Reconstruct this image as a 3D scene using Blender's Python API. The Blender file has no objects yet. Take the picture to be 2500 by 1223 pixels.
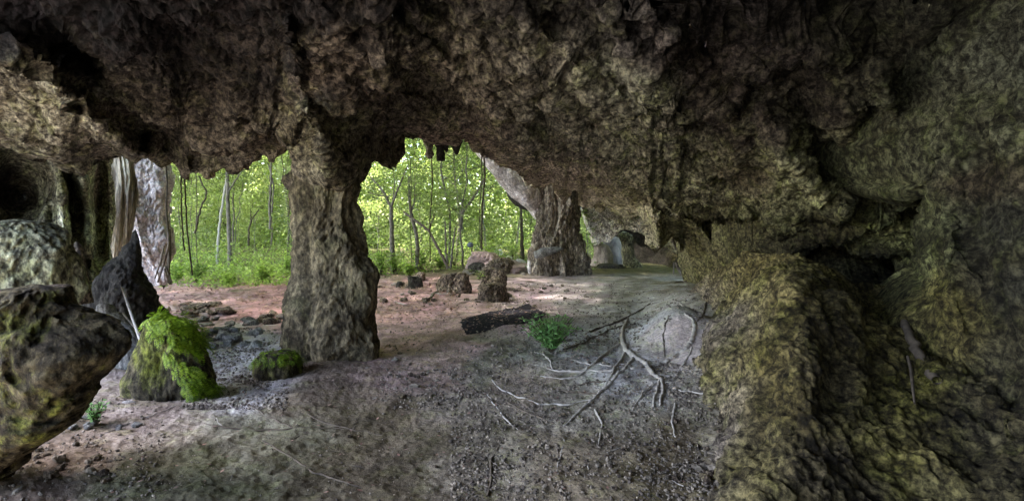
import bpy, math, random
import numpy as np
random.seed(7); RNG = np.random.default_rng(7)
S = bpy.context.scene; COL = S.collection
F = 1250.0; YH = 560.0; EYE = 1.6          # focal length and horizon of the view, in photo pixels; eye height in metres

# ------------------------------------------------------------------ camera, sky, sun, exposure
cd = bpy.data.cameras.new('camera'); cam = bpy.data.objects.new('camera', cd); COL.objects.link(cam)
cam.location = (0, 0, EYE); cam.rotation_euler = (math.pi/2, 0, 0)
cd.sensor_width = 36; cd.lens = 36*F/2500; cd.shift_y = -(611.5-YH)/2500; cd.clip_start = .05; cd.clip_end = 600
S.camera = cam
SUN_EL, SUN_AZ = math.radians(56), math.radians(-80)      # azimuth clockwise from +Y
w = bpy.data.worlds.new('World'); S.world = w; w.use_nodes = True
nt = w.node_tree; bg = nt.nodes['Background']; sky = nt.nodes.new('ShaderNodeTexSky')
sky.sky_type = 'NISHITA'; sky.sun_disc = False; sky.sun_elevation = SUN_EL; sky.sun_rotation = SUN_AZ
sky.air_density = 1.0; sky.dust_density = 3.0
nt.links.new(sky.outputs[0], bg.inputs[0]); bg.inputs[1].default_value = 0.15
sl = bpy.data.lights.new('sun', 'SUN'); sl.energy = 3.4; sl.angle = math.radians(4); sl.color = (1, .95, .84)
so = bpy.data.objects.new('sun', sl); COL.objects.link(so)
so.rotation_euler = (math.pi/2-SUN_EL, 0, math.pi-SUN_AZ)
S.view_settings.view_transform = 'Standard'; S.view_settings.look = 'None'
S.view_settings.gamma = 1; S.view_settings.use_curve_mapping = False
S.view_settings.exposure = 3.95
cy = S.cycles
cy.max_bounces = 10; cy.diffuse_bounces = 6; cy.glossy_bounces = 2; cy.transmission_bounces = 4; cy.transparent_max_bounces = 8
cy.use_denoising = True; cy.use_guiding = True; cy.use_surface_guiding = True; cy.use_adaptive_sampling = False; cy.caustics_reflective = False; cy.caustics_refractive = False
cy.sample_clamp_indirect = 3.0

# ------------------------------------------------------------------ numeric helpers
def at(X, Y, D):
    X, Y, D = np.broadcast_arrays(np.asarray(X, float), np.asarray(Y, float), np.asarray(D, float))
    return np.stack([(X-1250)/F*D, D, EYE+(YH-Y)/F*D], -1)
def _h(ix, iy, iz, s):
    h = (ix.astype(np.uint32)*np.uint32(374761393)) ^ (iy.astype(np.uint32)*np.uint32(668265263)) ^ (iz.astype(np.uint32)*np.uint32(2147483647-12345)) ^ np.uint32((s*2654435761) & 0xffffffff)
    h = (h ^ (h >> np.uint32(13)))*np.uint32(1274126177)
    h = (h ^ (h >> np.uint32(16)))*np.uint32(2246822519)
    h ^= h >> np.uint32(15)
    return (h & np.uint32(0xffffff)).astype(np.float32)/np.float32(0xffffff)
def noise(P, s=0):
    P = np.asarray(P, np.float32); i = np.floor(P).astype(np.int64); f = P-i; f = f*f*(3-2*f)
    x, y, z = i[..., 0], i[..., 1], i[..., 2]; fx, fy, fz = f[..., 0], f[..., 1], f[..., 2]
    r = 0
    for dx in (0, 1):
        for dy in (0, 1):
            for dz in (0, 1):
                r = r + _h((x+dx) & 0xffffffff, (y+dy) & 0xffffffff, (z+dz) & 0xffffffff, s)*(fx if dx else 1-fx)*(fy if dy else 1-fy)*(fz if dz else 1-fz)
    return r
def fbm(P, o=4, s=0):
    r = 0; a = .5; t = 0
    for k in range(o):
        r = r+a*noise(P*2.03**k+17.3*k, s+k); t += a; a *= .5
    return r/t-.5
def ridged(P, s=0): return 1-np.abs(2*noise(P, s)-1)*1.0
def worley(P, s=0):
    P = np.asarray(P, np.float32); i = np.floor(P).astype(np.int64); best = np.full(P.shape[:-1], 9., np.float32)
    for dx in (-1, 0, 1):
        for dy in (-1, 0, 1):
            for dz in (-1, 0, 1):
                c = i+np.array([dx, dy, dz]); a = [c[..., k] & 0xffffffff for k in range(3)]
                d = 0
                for k in range(3): d = d+(c[..., k]+_h(a[0], a[1], a[2], s+k+1)-P[..., k])**2
                best = np.minimum(best, d)
    return np.sqrt(best)
def rockdisp(P, amp=1.0, zs=.75, s=0, fine=1.0):
    Q = P*np.array([1, 1, zs])
    wv = np.stack([fbm(Q*1.6, 3, s+50), fbm(Q*1.6, 3, s+60), fbm(Q*1.6, 3, s+70)], -1)
    Q = Q+wv*.22
    d = fbm(Q*.8, 3, s)*.6
    d = d+fbm(Q*2.4, 2, s+5)*.22+(.5-worley(Q*2.6, s+6))*.20
    d = d+(.5-worley(Q*6.3, s+9))*.10*fine+fbm(Q*5, 2, s+7)*.07*fine
    d = d-np.clip(.42-worley(Q*10+wv*2, s+12), 0, 1)*.16*fine
    d = d+(.5-worley(Q*15, s+15))*.05*fine+fbm(Q*22, 3, s+8)*.085*fine
    return d*amp
def cur(pts):
    a = np.array(pts, float); return lambda x: np.interp(x, a[:, 0], a[:, 1])
def rbf(pts):
    a = np.array(pts, float); p = a[:, :2]/500; v = np.log(a[:, 2]); n = len(a)
    K = np.linalg.norm(p[:, None]-p[None], axis=-1); M = np.zeros((n+3, n+3))
    M[:n, :n] = K; M[:n, n] = 1; M[:n, n+1:] = p; M[n, :n] = 1; M[n+1:, :n] = p.T
    c = np.linalg.solve(M, np.r_[v, 0, 0, 0])
    def f(X, Y):
        q = np.stack([X, Y], -1).reshape(-1, 2)/500; r = np.zeros(len(q))
        for k in range(n): r += c[k]*np.linalg.norm(q-p[k], axis=1)
        return np.exp(r+c[n]+q@c[n+1:]).reshape(np.shape(X))
    return f
def cmix(pts, soft=60.):
    """colour field from (X, Y, r, g, b) spots: soft nearest-spot blend"""
    a = np.array(pts, float)
    def f(X, Y, P=None):
        if P is not None:
            X = X+fbm(P*1.7, 3, 91)*220; Y = Y+fbm(P*1.7, 3, 97)*160
        wsum = 0; c = 0
        for k in range(len(a)):
            d2 = (X-a[k, 0])**2+(1.3*(Y-a[k, 1]))**2; ww = 1/(d2+soft**2)**2
            wsum = wsum+ww; c = c+ww[..., None]*a[k, 2:5]
        return c/wsum[..., None]
    return f
def project(P):
    y = np.maximum(P[..., 1], .3); return 1250+P[..., 0]/y*F, YH-(P[..., 2]-EYE)/y*F

# ------------------------------------------------------------------ mesh helpers
def mesh_np(name, V, Q, smooth=True, tint=None):
    V = np.asarray(V, np.float32).reshape(-1, 3); Q = np.asarray(Q, np.int32)
    me = bpy.data.meshes.new(name); n = Q.shape[1]
    me.vertices.add(len(V)); me.vertices.foreach_set('co', V.ravel())
    me.loops.add(Q.size); me.loops.foreach_set('vertex_index', Q.ravel())
    me.polygons.add(len(Q)); me.polygons.foreach_set('loop_start', np.arange(len(Q), dtype=np.int32)*n)
    me.polygons.foreach_set('use_smooth', np.full(len(Q), smooth))
    if tint is not None:
        at_ = me.attributes.new('tint', 'FLOAT_COLOR', 'POINT')
        c = np.ones((len(V), 4), np.float32); c[:, :3] = np.asarray(tint).reshape(-1, 3); at_.data.foreach_set('color', c.ravel())
    me.update(calc_edges=True); me.validate(); return me
def link(name, me, mat, parent=None, label=None, cat=None, group=None, kind=None, loc=None):
    o = bpy.data.objects.new(name, me); COL.objects.link(o)
    if me is not None and mat is not None and not len(me.materials): me.materials.append(mat)
    if loc is not None: o.location = tuple(loc)
    if parent is not None: o.parent = parent
    for k, v in (('label', label), ('category', cat), ('group', group), ('kind', kind)):
        if v: o[k] = v
    return o
def gridq(nr, nc, wrap=False):
    r = np.arange(nr-1)[:, None]*nc; c = np.arange(nc if wrap else nc-1)[None]; c2 = (c+1) % nc
    return np.stack([r+c, r+c2, r+nc+c2, r+nc+c], -1).reshape(-1, 4)
def gridn(P):
    du = np.gradient(P, axis=1); dv = np.gradient(P, axis=0); n = np.cross(du, dv)
    return n/(np.linalg.norm(n, axis=-1, keepdims=True)+1e-9)
class Acc:
    def __init__(s): s.V = []; s.Q = []; s.n = 0
    def add(s, V, Q):
        V = np.asarray(V, float).reshape(-1, 3); s.V.append(V); s.Q.append(np.asarray(Q)+s.n); s.n += len(V)
    def tube(s, pts, rad, sides=7, rough=0.0, seed=0):
        p = np.asarray(pts, float); n = len(p); rad = np.broadcast_to(np.asarray(rad, float), (n,)) if np.ndim(rad) == 0 else np.asarray(rad, float)
        t = np.gradient(p, axis=0); t /= np.linalg.norm(t, axis=1, keepdims=True)+1e-9
        up = np.array([0.13, .99, .05]) if abs(t[0, 2]) > .7 else np.array([0, 0, 1.])
        a = np.cross(t, up); a /= np.linalg.norm(a, axis=1, keepdims=True)+1e-9; b = np.cross(t, a)
        th = np.linspace(0, 2*math.pi, sides, endpoint=False)
        R = rad[:, None]*np.ones(sides)
        V = p[:, None]+R[..., None]*(np.cos(th)[None, :, None]*a[:, None]+np.sin(th)[None, :, None]*b[:, None])
        if rough: V = V+(V-p[:, None])*(fbm(V*np.array([6, 6, 3])/max(.05, rad.max()*4), 3, seed)[..., None]*rough)
        s.add(V, gridq(n, sides, True))
    def mesh(s, name, smooth=True): return mesh_np(name, np.concatenate(s.V), np.concatenate(s.Q), smooth)
def smooth_path(pts, n=24, jit=0.0):
    p = np.asarray(pts, float); 
    if len(p) < 3: 
        t = np.linspace(0, 1, n)[:, None]; q = p[0]*(1-t)+p[-1]*t
    else:
        d = np.r_[0, np.cumsum(np.linalg.norm(np.diff(p, axis=0), axis=1)+1e-6)]; u = np.linspace(0, d[-1], n)
        q = np.stack([np.interp(u, d, p[:, k]) for k in range(p.shape[1])], -1)
        for _ in range(2): q[1:-1] = (q[:-2]+2*q[1:-1]+q[2:])/4
    if jit: q[1:-1] += RNG.normal(0, jit, q[1:-1].shape)
    return q

# ------------------------------------------------------------------ materials
def mat_new(name):
    m = bpy.data.materials.new(name); m.use_nodes = True; n = m.node_tree
    return m, n, n.nodes['Principled BSDF'], n.nodes['Material Output']
def ramp(n, stops, src):
    r = n.nodes.new('ShaderNodeValToRGB'); e = r.color_ramp.elements
    while len(e) < len(stops): e.new(.5)
    for k, (p, c) in enumerate(stops): e[k].position = p; e[k].color = (*c, 1) if len(c) == 3 else c
    n.links.new(src, r.inputs[0]); return r
def mixc(n, mode, fac, a, b):
    m = n.nodes.new('ShaderNodeMix'); m.data_type = 'RGBA'; m.blend_type = mode
    for sock, v in ((m.inputs[0], fac), (m.inputs[6], a), (m.inputs[7], b)):
        if isinstance(v, (int, float)): sock.default_value = v
        elif isinstance(v, tuple): sock.default_value = (*v, 1)
        else: n.links.new(v, sock)
    return m.outputs[2]
def rock_mat(name, tint=None, moss=(.10, .12, .03), moss_amt=.35, contrast=1.0, scale=1.0, stretch=.6, rough=.9, bump=.8, streak=0.0, cracks=0.0):
    m, n, b, _ = mat_new(name); g = n.nodes.new('ShaderNodeNewGeometry')
    mp = n.nodes.new('ShaderNodeMapping'); mp.inputs['Scale'].default_value = (scale, scale, scale*stretch); n.links.new(g.outputs['Position'], mp.inputs[0])
    def nz(sc, det=6, ro=.6, dist=0.):
        t = n.nodes.new('ShaderNodeTexNoise'); t.inputs['Scale'].default_value = sc; t.inputs['Detail'].default_value = det
        t.inputs['Roughness'].default_value = ro; t.inputs['Distortion'].default_value = dist; n.links.new(mp.outputs[0], t.inputs['Vector']); return t
    n1, n2, n3, n4 = nz(15, 8, .78, .15), nz(1.7, 5, .65, .2), nz(45, 5, .75), nz(3.1, 7, .72, .3)
    k_ = contrast
    r1 = ramp(n, [(.40-.06*(1-k_), (1-.86*k_, 1-.87*k_, 1-.86*k_)), (.47, (1-.48*k_, 1-.5*k_, 1-.5*k_)), (.525, (1, .99, .96)), (.60+.05*(1-k_), (1+1.1*k_, 1+1.05*k_, 1+.9*k_))], n1.outputs[0])
    base = tint
    if tint is None:
        a = n.nodes.new('ShaderNodeAttribute'); a.attribute_name = 'tint'; base = a.outputs['Color']
    c = mixc(n, 'MULTIPLY', 1.0, base, r1.outputs[0])
    r2 = ramp(n, [(.35, (.5, .47, .46)), (.62, (1.35, 1.35, 1.35))], n2.outputs[0]); c = mixc(n, 'MULTIPLY', .85, c, r2.outputs[0])
    mm = ramp(n, [(.5, (0, 0, 0)), (.62, (1, 1, 1))], n4.outputs[0])
    ma = n.nodes.new('ShaderNodeMath'); ma.operation = 'MULTIPLY'; n.links.new(mm.outputs[0], ma.inputs[0]); ma.inputs[1].default_value = moss_amt
    mo = mixc(n, 'MULTIPLY', 1.0, moss, r1.outputs[0]) if tint is not None else mixc(n, 'MULTIPLY', 1.0, c, (.82, 1.0, .42))
    c = mixc(n, 'MIX', ma.outputs[0], c, mo)
    if cracks:
        wn = nz(2.2, 4, .6); wv_ = mixc(n, 'LINEAR_LIGHT', .16, mp.outputs[0], wn.outputs['Color'])
        ve = n.nodes.new('ShaderNodeTexVoronoi'); ve.feature = 'DISTANCE_TO_EDGE'; ve.inputs['Scale'].default_value = 1.15; n.links.new(wv_, ve.inputs['Vector'])
        rc = ramp(n, [(0, (.22, .2, .2)), (.018, (.6, .58, .56)), (.05, (1, 1, 1))], ve.outputs['Distance']); c = mixc(n, 'MULTIPLY', cracks, c, rc.outputs[0])
    if streak:
        mp2 = n.nodes.new('ShaderNodeMapping'); mp2.inputs['Scale'].default_value = (5, 5, .45); n.links.new(g.outputs['Position'], mp2.inputs[0])
        t = n.nodes.new('ShaderNodeTexNoise'); t.inputs['Scale'].default_value = 1.6; t.inputs['Detail'].default_value = 6; n.links.new(mp2.outputs[0], t.inputs['Vector'])
        r3 = ramp(n, [(.38, (.16, .13, .11)), (.5, (.75, .7, .65)), (.62, (1.25, 1.25, 1.3))], t.outputs[0]); c = mixc(n, 'MULTIPLY', streak, c, r3.outputs[0])
    n.links.new(c, b.inputs['Base Color']); b.inputs['Roughness'].default_value = rough; b.inputs['Specular IOR Level'].default_value = .25
    v = n.nodes.new('ShaderNodeTexVoronoi'); v.inputs['Scale'].default_value = 17; n.links.new(mp.outputs[0], v.inputs['Vector'])
    add = n.nodes.new('ShaderNodeMath'); add.operation = 'ADD'; n.links.new(n3.outputs[0], add.inputs[0]); n.links.new(v.outputs['Distance'], add.inputs[1])
    ad2 = n.nodes.new('ShaderNodeMath'); ad2.operation = 'MULTIPLY_ADD'; n.links.new(n1.outputs[0], ad2.inputs[0]); ad2.inputs[1].default_value = 2.0; n.links.new(add.outputs[0], ad2.inputs[2])
    bp = n.nodes.new('ShaderNodeBump'); bp.inputs['Strength'].default_value = bump; bp.inputs['Distance'].default_value = .035
    n.links.new(ad2.outputs[0], bp.inputs['Height']); n.links.new(bp.outputs[0], b.inputs['Normal'])
    return m
def plain_mat(name, c1, c2, scale=20, rough=.9, bump=.4, isl=False, spec=.3):
    m, n, b, _ = mat_new(name); g = n.nodes.new('ShaderNodeNewGeometry')
    t = n.nodes.new('ShaderNodeTexNoise'); t.inputs['Scale'].default_value = scale; t.inputs['Detail'].default_value = 5
    n.links.new(g.outputs['Position'], t.inputs['Vector'])
    r = ramp(n, [(.3, c1), (.7, c2)], t.outputs[0]); c = r.outputs[0]
    if isl:
        r2 = ramp(n, [(0, (.45, .42, .45)), (.6, (1, 1, 1)), (1, (1.9, 1.85, 1.8))], g.outputs['Random Per Island']); c = mixc(n, 'MULTIPLY', 1., c, r2.outputs[0])
    n.links.new(c, b.inputs['Base Color']); b.inputs['Roughness'].default_value = rough; b.inputs['Specular IOR Level'].default_value = spec
    bp = n.nodes.new('ShaderNodeBump'); bp.inputs['Strength'].default_value = bump; bp.inputs['Distance'].default_value = .01
    n.links.new(t.outputs[0], bp.inputs['Height']); n.links.new(bp.outputs[0], b.inputs['Normal']); return m
def leaf_mat(name, c1, c2, c3, trans=.45, rough=.5):
    m, n, b, out = mat_new(name); g = n.nodes.new('ShaderNodeNewGeometry')
    t = n.nodes.new('ShaderNodeTexNoise'); t.inputs['Scale'].default_value = .9; t.inputs['Detail'].default_value = 3; n.links.new(g.outputs['Position'], t.inputs['Vector'])
    mx = n.nodes.new('ShaderNodeMath'); mx.operation = 'MULTIPLY_ADD'; n.links.new(g.outputs['Random Per Island'], mx.inputs[0]); mx.inputs[1].default_value = .55
    m2 = n.nodes.new('ShaderNodeMath'); m2.operation = 'MULTIPLY_ADD'; n.links.new(t.outputs[0], m2.inputs[0]); m2.inputs[1].default_value = 1.1; m2.inputs[2].default_value = -.3
    n.links.new(m2.outputs[0], mx.inputs[2])
    r = ramp(n, [(.05, c1), (.5, c2), (.95, c3)], mx.outputs[0])
    n.links.new(r.outputs[0], b.inputs['Base Color']); b.inputs['Roughness'].default_value = rough; b.inputs['Specular IOR Level'].default_value = .3
    tr = n.nodes.new('ShaderNodeBsdfTranslucent'); tc = mixc(n, 'MULTIPLY', 1., r.outputs[0], (1.25, 1.38, .95)); n.links.new(tc, tr.inputs[0])
    ms = n.nodes.new('ShaderNodeMixShader'); ms.inputs[0].default_value = trans
    n.links.new(b.outputs[0], ms.inputs[1]); n.links.new(tr.outputs[0], ms.inputs[2]); n.links.new(ms.outputs[0], out.inputs[0]); return m

M_cave = rock_mat('pitted_cave_rock', None, (.10, .11, .04), .45, contrast=1.0, stretch=1., cracks=.8)
M_floor = rock_mat('earth_floor', None, (.10, .12, .06), .35, contrast=.3, scale=1.6, stretch=1, bump=.55)
M_pillar = rock_mat('pillar_rock', (.235, .20, .13), (.10, .11, .045), .45, contrast=.8, streak=.4, cracks=.7)
M_pale = rock_mat('pale_flowstone', (.70, .67, .69), (.38, .30, .20), .55, contrast=.6, stretch=.8, streak=.35)
M_farp = rock_mat('weathered_flowstone', (.29, .255, .21), (.17, .155, .08), .4, contrast=.85, stretch=.45, streak=.6)
M_olive = rock_mat('mossy_boulder_rock', (.09, .078, .05), (.17, .19, .035), .85)
M_dark = rock_mat('black_damp_rock', (.055, .05, .045), (.05, .07, .03), .3, contrast=.7)
M_grey = rock_mat('grey_limestone', (.27, .27, .27), (.12, .14, .08), .3, contrast=.6, scale=2.2)
M_brownrock = rock_mat('brown_rough_rock', (.20, .16, .13), (.14, .13, .05), .4, scale=1.5)
M_paleblob = rock_mat('pale_stone', (.58, .55, .56), (.35, .32, .25), .3, contrast=.1, scale=1.6)
M_gravel = plain_mat('gravel_stone', (.10, .085, .07), (.24, .21, .18), 30, isl=True)
M_litter = plain_mat('dry_leaf', (.22, .11, .08), (.42, .30, .26), 12, isl=True)
M_bark = plain_mat('grey_brown_bark', (.075, .065, .05), (.21, .185, .15), 9, bump=.8)
M_palebark = plain_mat('pale_bark', (.28, .26, .22), (.5, .47, .42), 9, bump=.6)
M_midbark = plain_mat('mossy_bark', (.12, .12, .08), (.26, .25, .19), 9, bump=.8)  # forest bark lightened in place of haze
M_vine = plain_mat('dark_vine_bark', (.035, .028, .02), (.09, .075, .05), 20)
M_root = plain_mat('pale_root_bark', (.33, .295, .27), (.56, .52, .49), 14, bump=.6)
M_rootd = plain_mat('brown_root_bark', (.07, .055, .045), (.17, .14, .11), 14, bump=.6)
M_leafA = leaf_mat('forest_leaf', (.09, .115, .05), (.19, .24, .10), (.36, .41, .17))  # forest leaf colours paled to stand in for haze
M_leafB = leaf_mat('forest_leaf_dark', (.07, .10, .045), (.14, .19, .075), (.26, .32, .11))
M_leafC = leaf_mat('forest_leaf_yellow', (.20, .24, .10), (.36, .41, .18), (.60, .62, .34), trans=.6)
M_leafG = leaf_mat('ground_plant_leaf', (.12, .18, .05), (.26, .36, .09), (.44, .54, .16))
M_fern = leaf_mat('bright_fern', (.04, .08, .01), (.14, .23, .015), (.36, .47, .04), trans=.35)
M_mat = plain_mat('charcoal_mat_fabric', (.012, .011, .016), (.04, .036, .045), 1.3, bump=.15, spec=.04)

# ------------------------------------------------------------------ ground height
def gz(x, y):
    x = np.asarray(x, float); y = np.asarray(y, float)
    P = np.stack([x, y, 0*x], -1)
    g = fbm(P*.55, 3, 31)*.22+fbm(P*2.3, 3, 35)*.05
    g = g*np.clip(y/3, .3, 1)
    rx = x-(.75+.16*np.clip(y, 0, 12)); k = np.clip(rx/1.4, 0, 1); g = g+(.42*k*k*(3-2*k)*np.clip((14-y)/4, 0, 1))*np.clip((.52-x/np.maximum(y, .5))/.1, 0, 1)-.25*np.clip((x/np.maximum(y, .5)-.46)/.1, 0, 1)*np.clip((6-y)/1, 0, 1)
    g = g+.46*np.exp(-((x-2.2)**2/.22+(y-7.0)**2/.55))              # pinkish hump under the roots
    lx = (-x-(.9+.28*y)); kl = np.clip(lx/1.5, 0, 1); g = g+.07*kl*np.clip((9-y)/3, 0, 1)
    g = g-.06*np.exp(-((x+.5)**2/1.2+(y-4.0)**2/2.0))               # shallow trough in the foreground
    g = g+np.clip(y-30, 0, 60)*.035
    return g
def fine_z(x, y):
    P = np.stack([x, y, 0*x], -1); k = np.clip(1-(y-12)/25, .3, 1)
    return (fbm(P*7, 4, 41)*.045-np.clip(.42-worley(P*11, 43), 0, 1)*.035+fbm(P*26, 2, 44)*.016)*k
def hit(X, Y):
    X = np.asarray(X, float); Y = np.asarray(Y, float); lo = np.full(X.shape, 1.2)+0*Y; hi = np.full(X.shape, 60.)+0*Y
    for _ in range(18):
        m = (lo+hi)/2; up_ = EYE+(YH-Y)/F*m > gz((X-1250)/F*m, m); lo = np.where(up_, m, lo); hi = np.where(up_, hi, m)
    x = (X-1250)/F*lo; return np.stack([x, lo, gz(x, lo)], -1)

# ------------------------------------------------------------------ sheets of rock
def sheet(name, mat, xs, top, bot, nr, depth, pre=(), post=(), amp=1., fine=1., zs=.75, seed=0, tint=None, trow=None, lipfade=.5, extra=None, **tags):
    t = np.linspace(0, 1, nr) if trow is None else trow; nr = len(t)
    X = np.broadcast_to(xs[None], (nr, len(xs))); Y = top(xs)[None]*(1-t[:, None])+bot(xs)[None]*t[:, None]
    D = depth(X, Y)
    if extra is not None: D = D+extra(X, Y)
    P = at(X, Y, D)
    rows = [P[0]+np.array(o) for o in pre][::-1]; rows2 = [P[-1]+np.array(o) for o in post]
    P = np.concatenate([np.array(rows).reshape(-1, len(xs), 3), P, np.array(rows2).reshape(-1, len(xs), 3)])
    n = gridn(P); cp = np.array([0, 0, EYE])-P; s = np.sign((n*cp).sum(-1).mean()) or 1; n = n*s
    d = rockdisp(P, amp, zs, seed, fine)
    f = np.ones(P.shape[0]); k0, k1 = len(rows), len(rows)+nr
    tt = np.clip((1-t)/.06, 0, 1); f[k0:k1] = lipfade+(1-lipfade)*tt
    P2 = P+n*d[..., None]*f[:, None, None]
    tc = None
    if tint is not None: 
        Xp, Yp = project(P2); tc = tint(Xp, Yp, P2)
    return link(name, mesh_np(name, P2, gridq(P.shape[0], len(xs)), True, tc), mat, **tags)

LIP = cur([(-900, 300), (-200, 340), (0, 352), (40, 366), (60, 388), (75, 396), (85, 385), (110, 384), (130, 400), (150, 418), (170, 398), (180, 420), (192, 402), (215, 392), (280, 386), (330, 383), (365, 378), (400, 390), (418, 398), (430, 412), (440, 431), (452, 437), (466, 424), (478, 426), (490, 428), (503, 437), (516, 424), (530, 418), (545, 416), (556, 430), (575, 424), (598, 408), (618, 396), (630, 378), (648, 382), (656, 396), (668, 398), (676, 376), (684, 358), (700, 353), (712, 362), (722, 392), (735, 430), (750, 452), (790, 440), (830, 462), (855, 445), (870, 440), (884, 408), (898, 396), (914, 394), (924, 396), (932, 407), (946, 407), (955, 392), (957, 372), (966, 366), (976, 340), (984, 334), (1004, 340), (1020, 350), (1036, 356), (1060, 361), (1110, 359), (1118, 352), (1124, 341), (1150, 349), (1162, 368), (1180, 372), (1196, 377), (1212, 392), (1230, 402), (1250, 424), (1268, 430), (1288, 444), (1300, 446), (1318, 468), (1330, 460), (1345, 452), (1362, 474), (1378, 498), (1390, 480), (1402, 470), (1416, 480), (1424, 500), (1440, 508), (1456, 500), (1466, 520), (1482, 506), (1500, 520), (1530, 530), (1560, 528), (1590, 548), (1603, 598), (1618, 598), (1626, 545), (1645, 580), (1660, 600), (1672, 690), (1720, 705), (1900, 705), (2280, 720), (2400, 700), (3400, 700)])
cp = []
for X in (-700, -200, 250, 700, 1250, 1700, 2100, 2500, 3100):
    cp += [(X, -1400, 1.4), (X, -500, 2.5), (X, -100, 3.5)]
cp += [(-600, 200, 4.5), (0, 200, 5.0), (400, 200, 5.1), (800, 200, 4.7), (1100, 200, 5.6), (1400, 200, 5.3), (1700, 200, 5.2), (2100, 200, 4.8), (2600, 200, 4.2),
       (1250, 100, 4.3), (1600, 80, 4.0), (2000, 60, 4.4), (800, 80, 4.0), (300, 60, 3.9), (560, 300, 6.2), (180, 290, 5.6), (450, 260, 6.3),
       (-600, 330, 6.5), (0, 340, 6.6), (150, 390, 6.9), (300, 380, 8.0), (400, 385, 8.2), (460, 420, 8.0), (560, 415, 8.0), (640, 375, 7.7), (690, 350, 7.3), (740, 400, 6.2), (800, 430, 5.75), (870, 420, 6.2), (800, 340, 5.5), (760, 290, 5.3), (880, 320, 6.0),
       (930, 390, 6.8), (960, 350, 7.8), (1000, 300, 7.2), (1000, 335, 8.8), (1080, 330, 8.0), (1080, 358, 9.2), (1150, 345, 9.0), (1200, 370, 9.6), (1250, 420, 11.0), (1200, 300, 7.0), (1300, 350, 8.2),
       (1320, 460, 15), (1370, 490, 16.5), (1430, 500, 16.5), (1480, 510, 16), (1400, 400, 10.5), (1550, 525, 15), (1500, 400, 8.7), (1500, 300, 6.6), (1610, 590, 14), (1600, 480, 11), (1700, 400, 7.6), (1700, 500, 10), (1660, 600, 15.5), (1690, 695, 15),
       (1800, 500, 8.6), (1800, 600, 10), (1760, 690, 12), (1900, 400, 6.4), (1900, 520, 7.2), (1900, 600, 8.2), (1900, 700, 8.5), (2050, 480, 6.6), (2060, 610, 7.8), (2060, 700, 8.0), (2200, 400, 5.6), (2200, 520, 6.0), (2200, 640, 7.0), (2300, 300, 5.2), (2300, 600, 6.0), (2600, 400, 4.6), (2600, 700, 4.6), (3100, 500, 4)]
roofD = rbf(cp)
def seg(X, Y, pts, w):      # 0..1 bump along a pixel polyline: relief of a rib or a groove
    best = np.full(X.shape, 1e9)
    for (x0, y0), (x1, y1) in zip(pts[:-1], pts[1:]):
        dx, dy = x1-x0, y1-y0; t = np.clip(((X-x0)*dx+(Y-y0)*dy)/(dx*dx+dy*dy), 0, 1)
        best = np.minimum(best, (X-x0-t*dx)**2+(Y-y0-t*dy)**2)
    return np.exp(-best/(w*w))
def roof_extra(X, Y):
    e = 0
    for pts, w_, a in (([(0, 120), (90, 170), (190, 260), (300, 350), (340, 380)], 26, -.5),       # rib above the left wall
                       ([(150, 130), (260, 240), (380, 350)], 40, .7),
                       ([(700, 60), (730, 200), (745, 270)], 16, -.22), ([(745, 270), (775, 320), (795, 375)], 14, -.3), ([(745, 270), (705, 330)], 16, -.3),
                       ([(1000, 130), (975, 220), (955, 300)], 22, -.25), ([(1000, 190), (1080, 220), (1150, 300)], 45, .5),
                       ([(1330, 170), (1400, 200), (1450, 290)], 25, .6), ([(1390, 150), (1450, 240), (1500, 300)], 16, -.3),
                       ([(1190, 230), (1240, 300), (1290, 340)], 18, -.3), ([(1310, 230), (1350, 330)], 30, .4),
                       ([(1500, 30), (1540, 120), (1600, 190)], 18, -.25), ([(1690, 100), (1800, 200), (1860, 310)], 40, .45),
                       ([(1860, 270), (1920, 380), (2000, 470), (2060, 520)], 24, -.55), ([(1950, 250), (1990, 350), (2090, 440)], 45, .5),
                       ([(2150, 180), (2210, 330), (2255, 420)], 24, -.45), ([(2120, 300), (2160, 420), (2230, 500)], 40, .5),
                       ([(1680, 500), (1740, 530), (1830, 530)], 14, -.5), ([(1690, 520), (1760, 560), (1850, 560)], 20, 1.0),
                       ([(1560, 480), (1640, 500)], 18, .9), ([(1600, 530), (1612, 600)], 13, -.8), ([(1750, 560), (1780, 620)], 20, .8), ([(2010, 645), (2120, 662), (2240, 690)], 32, 3.0),
                       ([(2060, 520), (2200, 520)], 12, -.4), ([(1440, 380), (1445, 430)], 8, .4), ([(1770, 270), (1815, 180)], 9, -.22),
                       ([(460, 350), (540, 330), (640, 310)], 20, -.3), ([(480, 390), (560, 370)], 22, .35), ([(1650, 380), (1720, 470)], 30, -.35)):
        e = e+seg(X, Y, pts, w_)*a
    P = at(X, Y, 6+0*X); lx = (P[..., 0]*.8+P[..., 2]*.9); ly = (P[..., 0]*.5-P[..., 2]*.9)
    st = np.stack([lx*3.2, ly*.7, 0*lx], -1); e = e+(ridged(st, 77)-.6)*.28*np.clip((X-600)/500, 0, 1)
    return e*1.3
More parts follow.
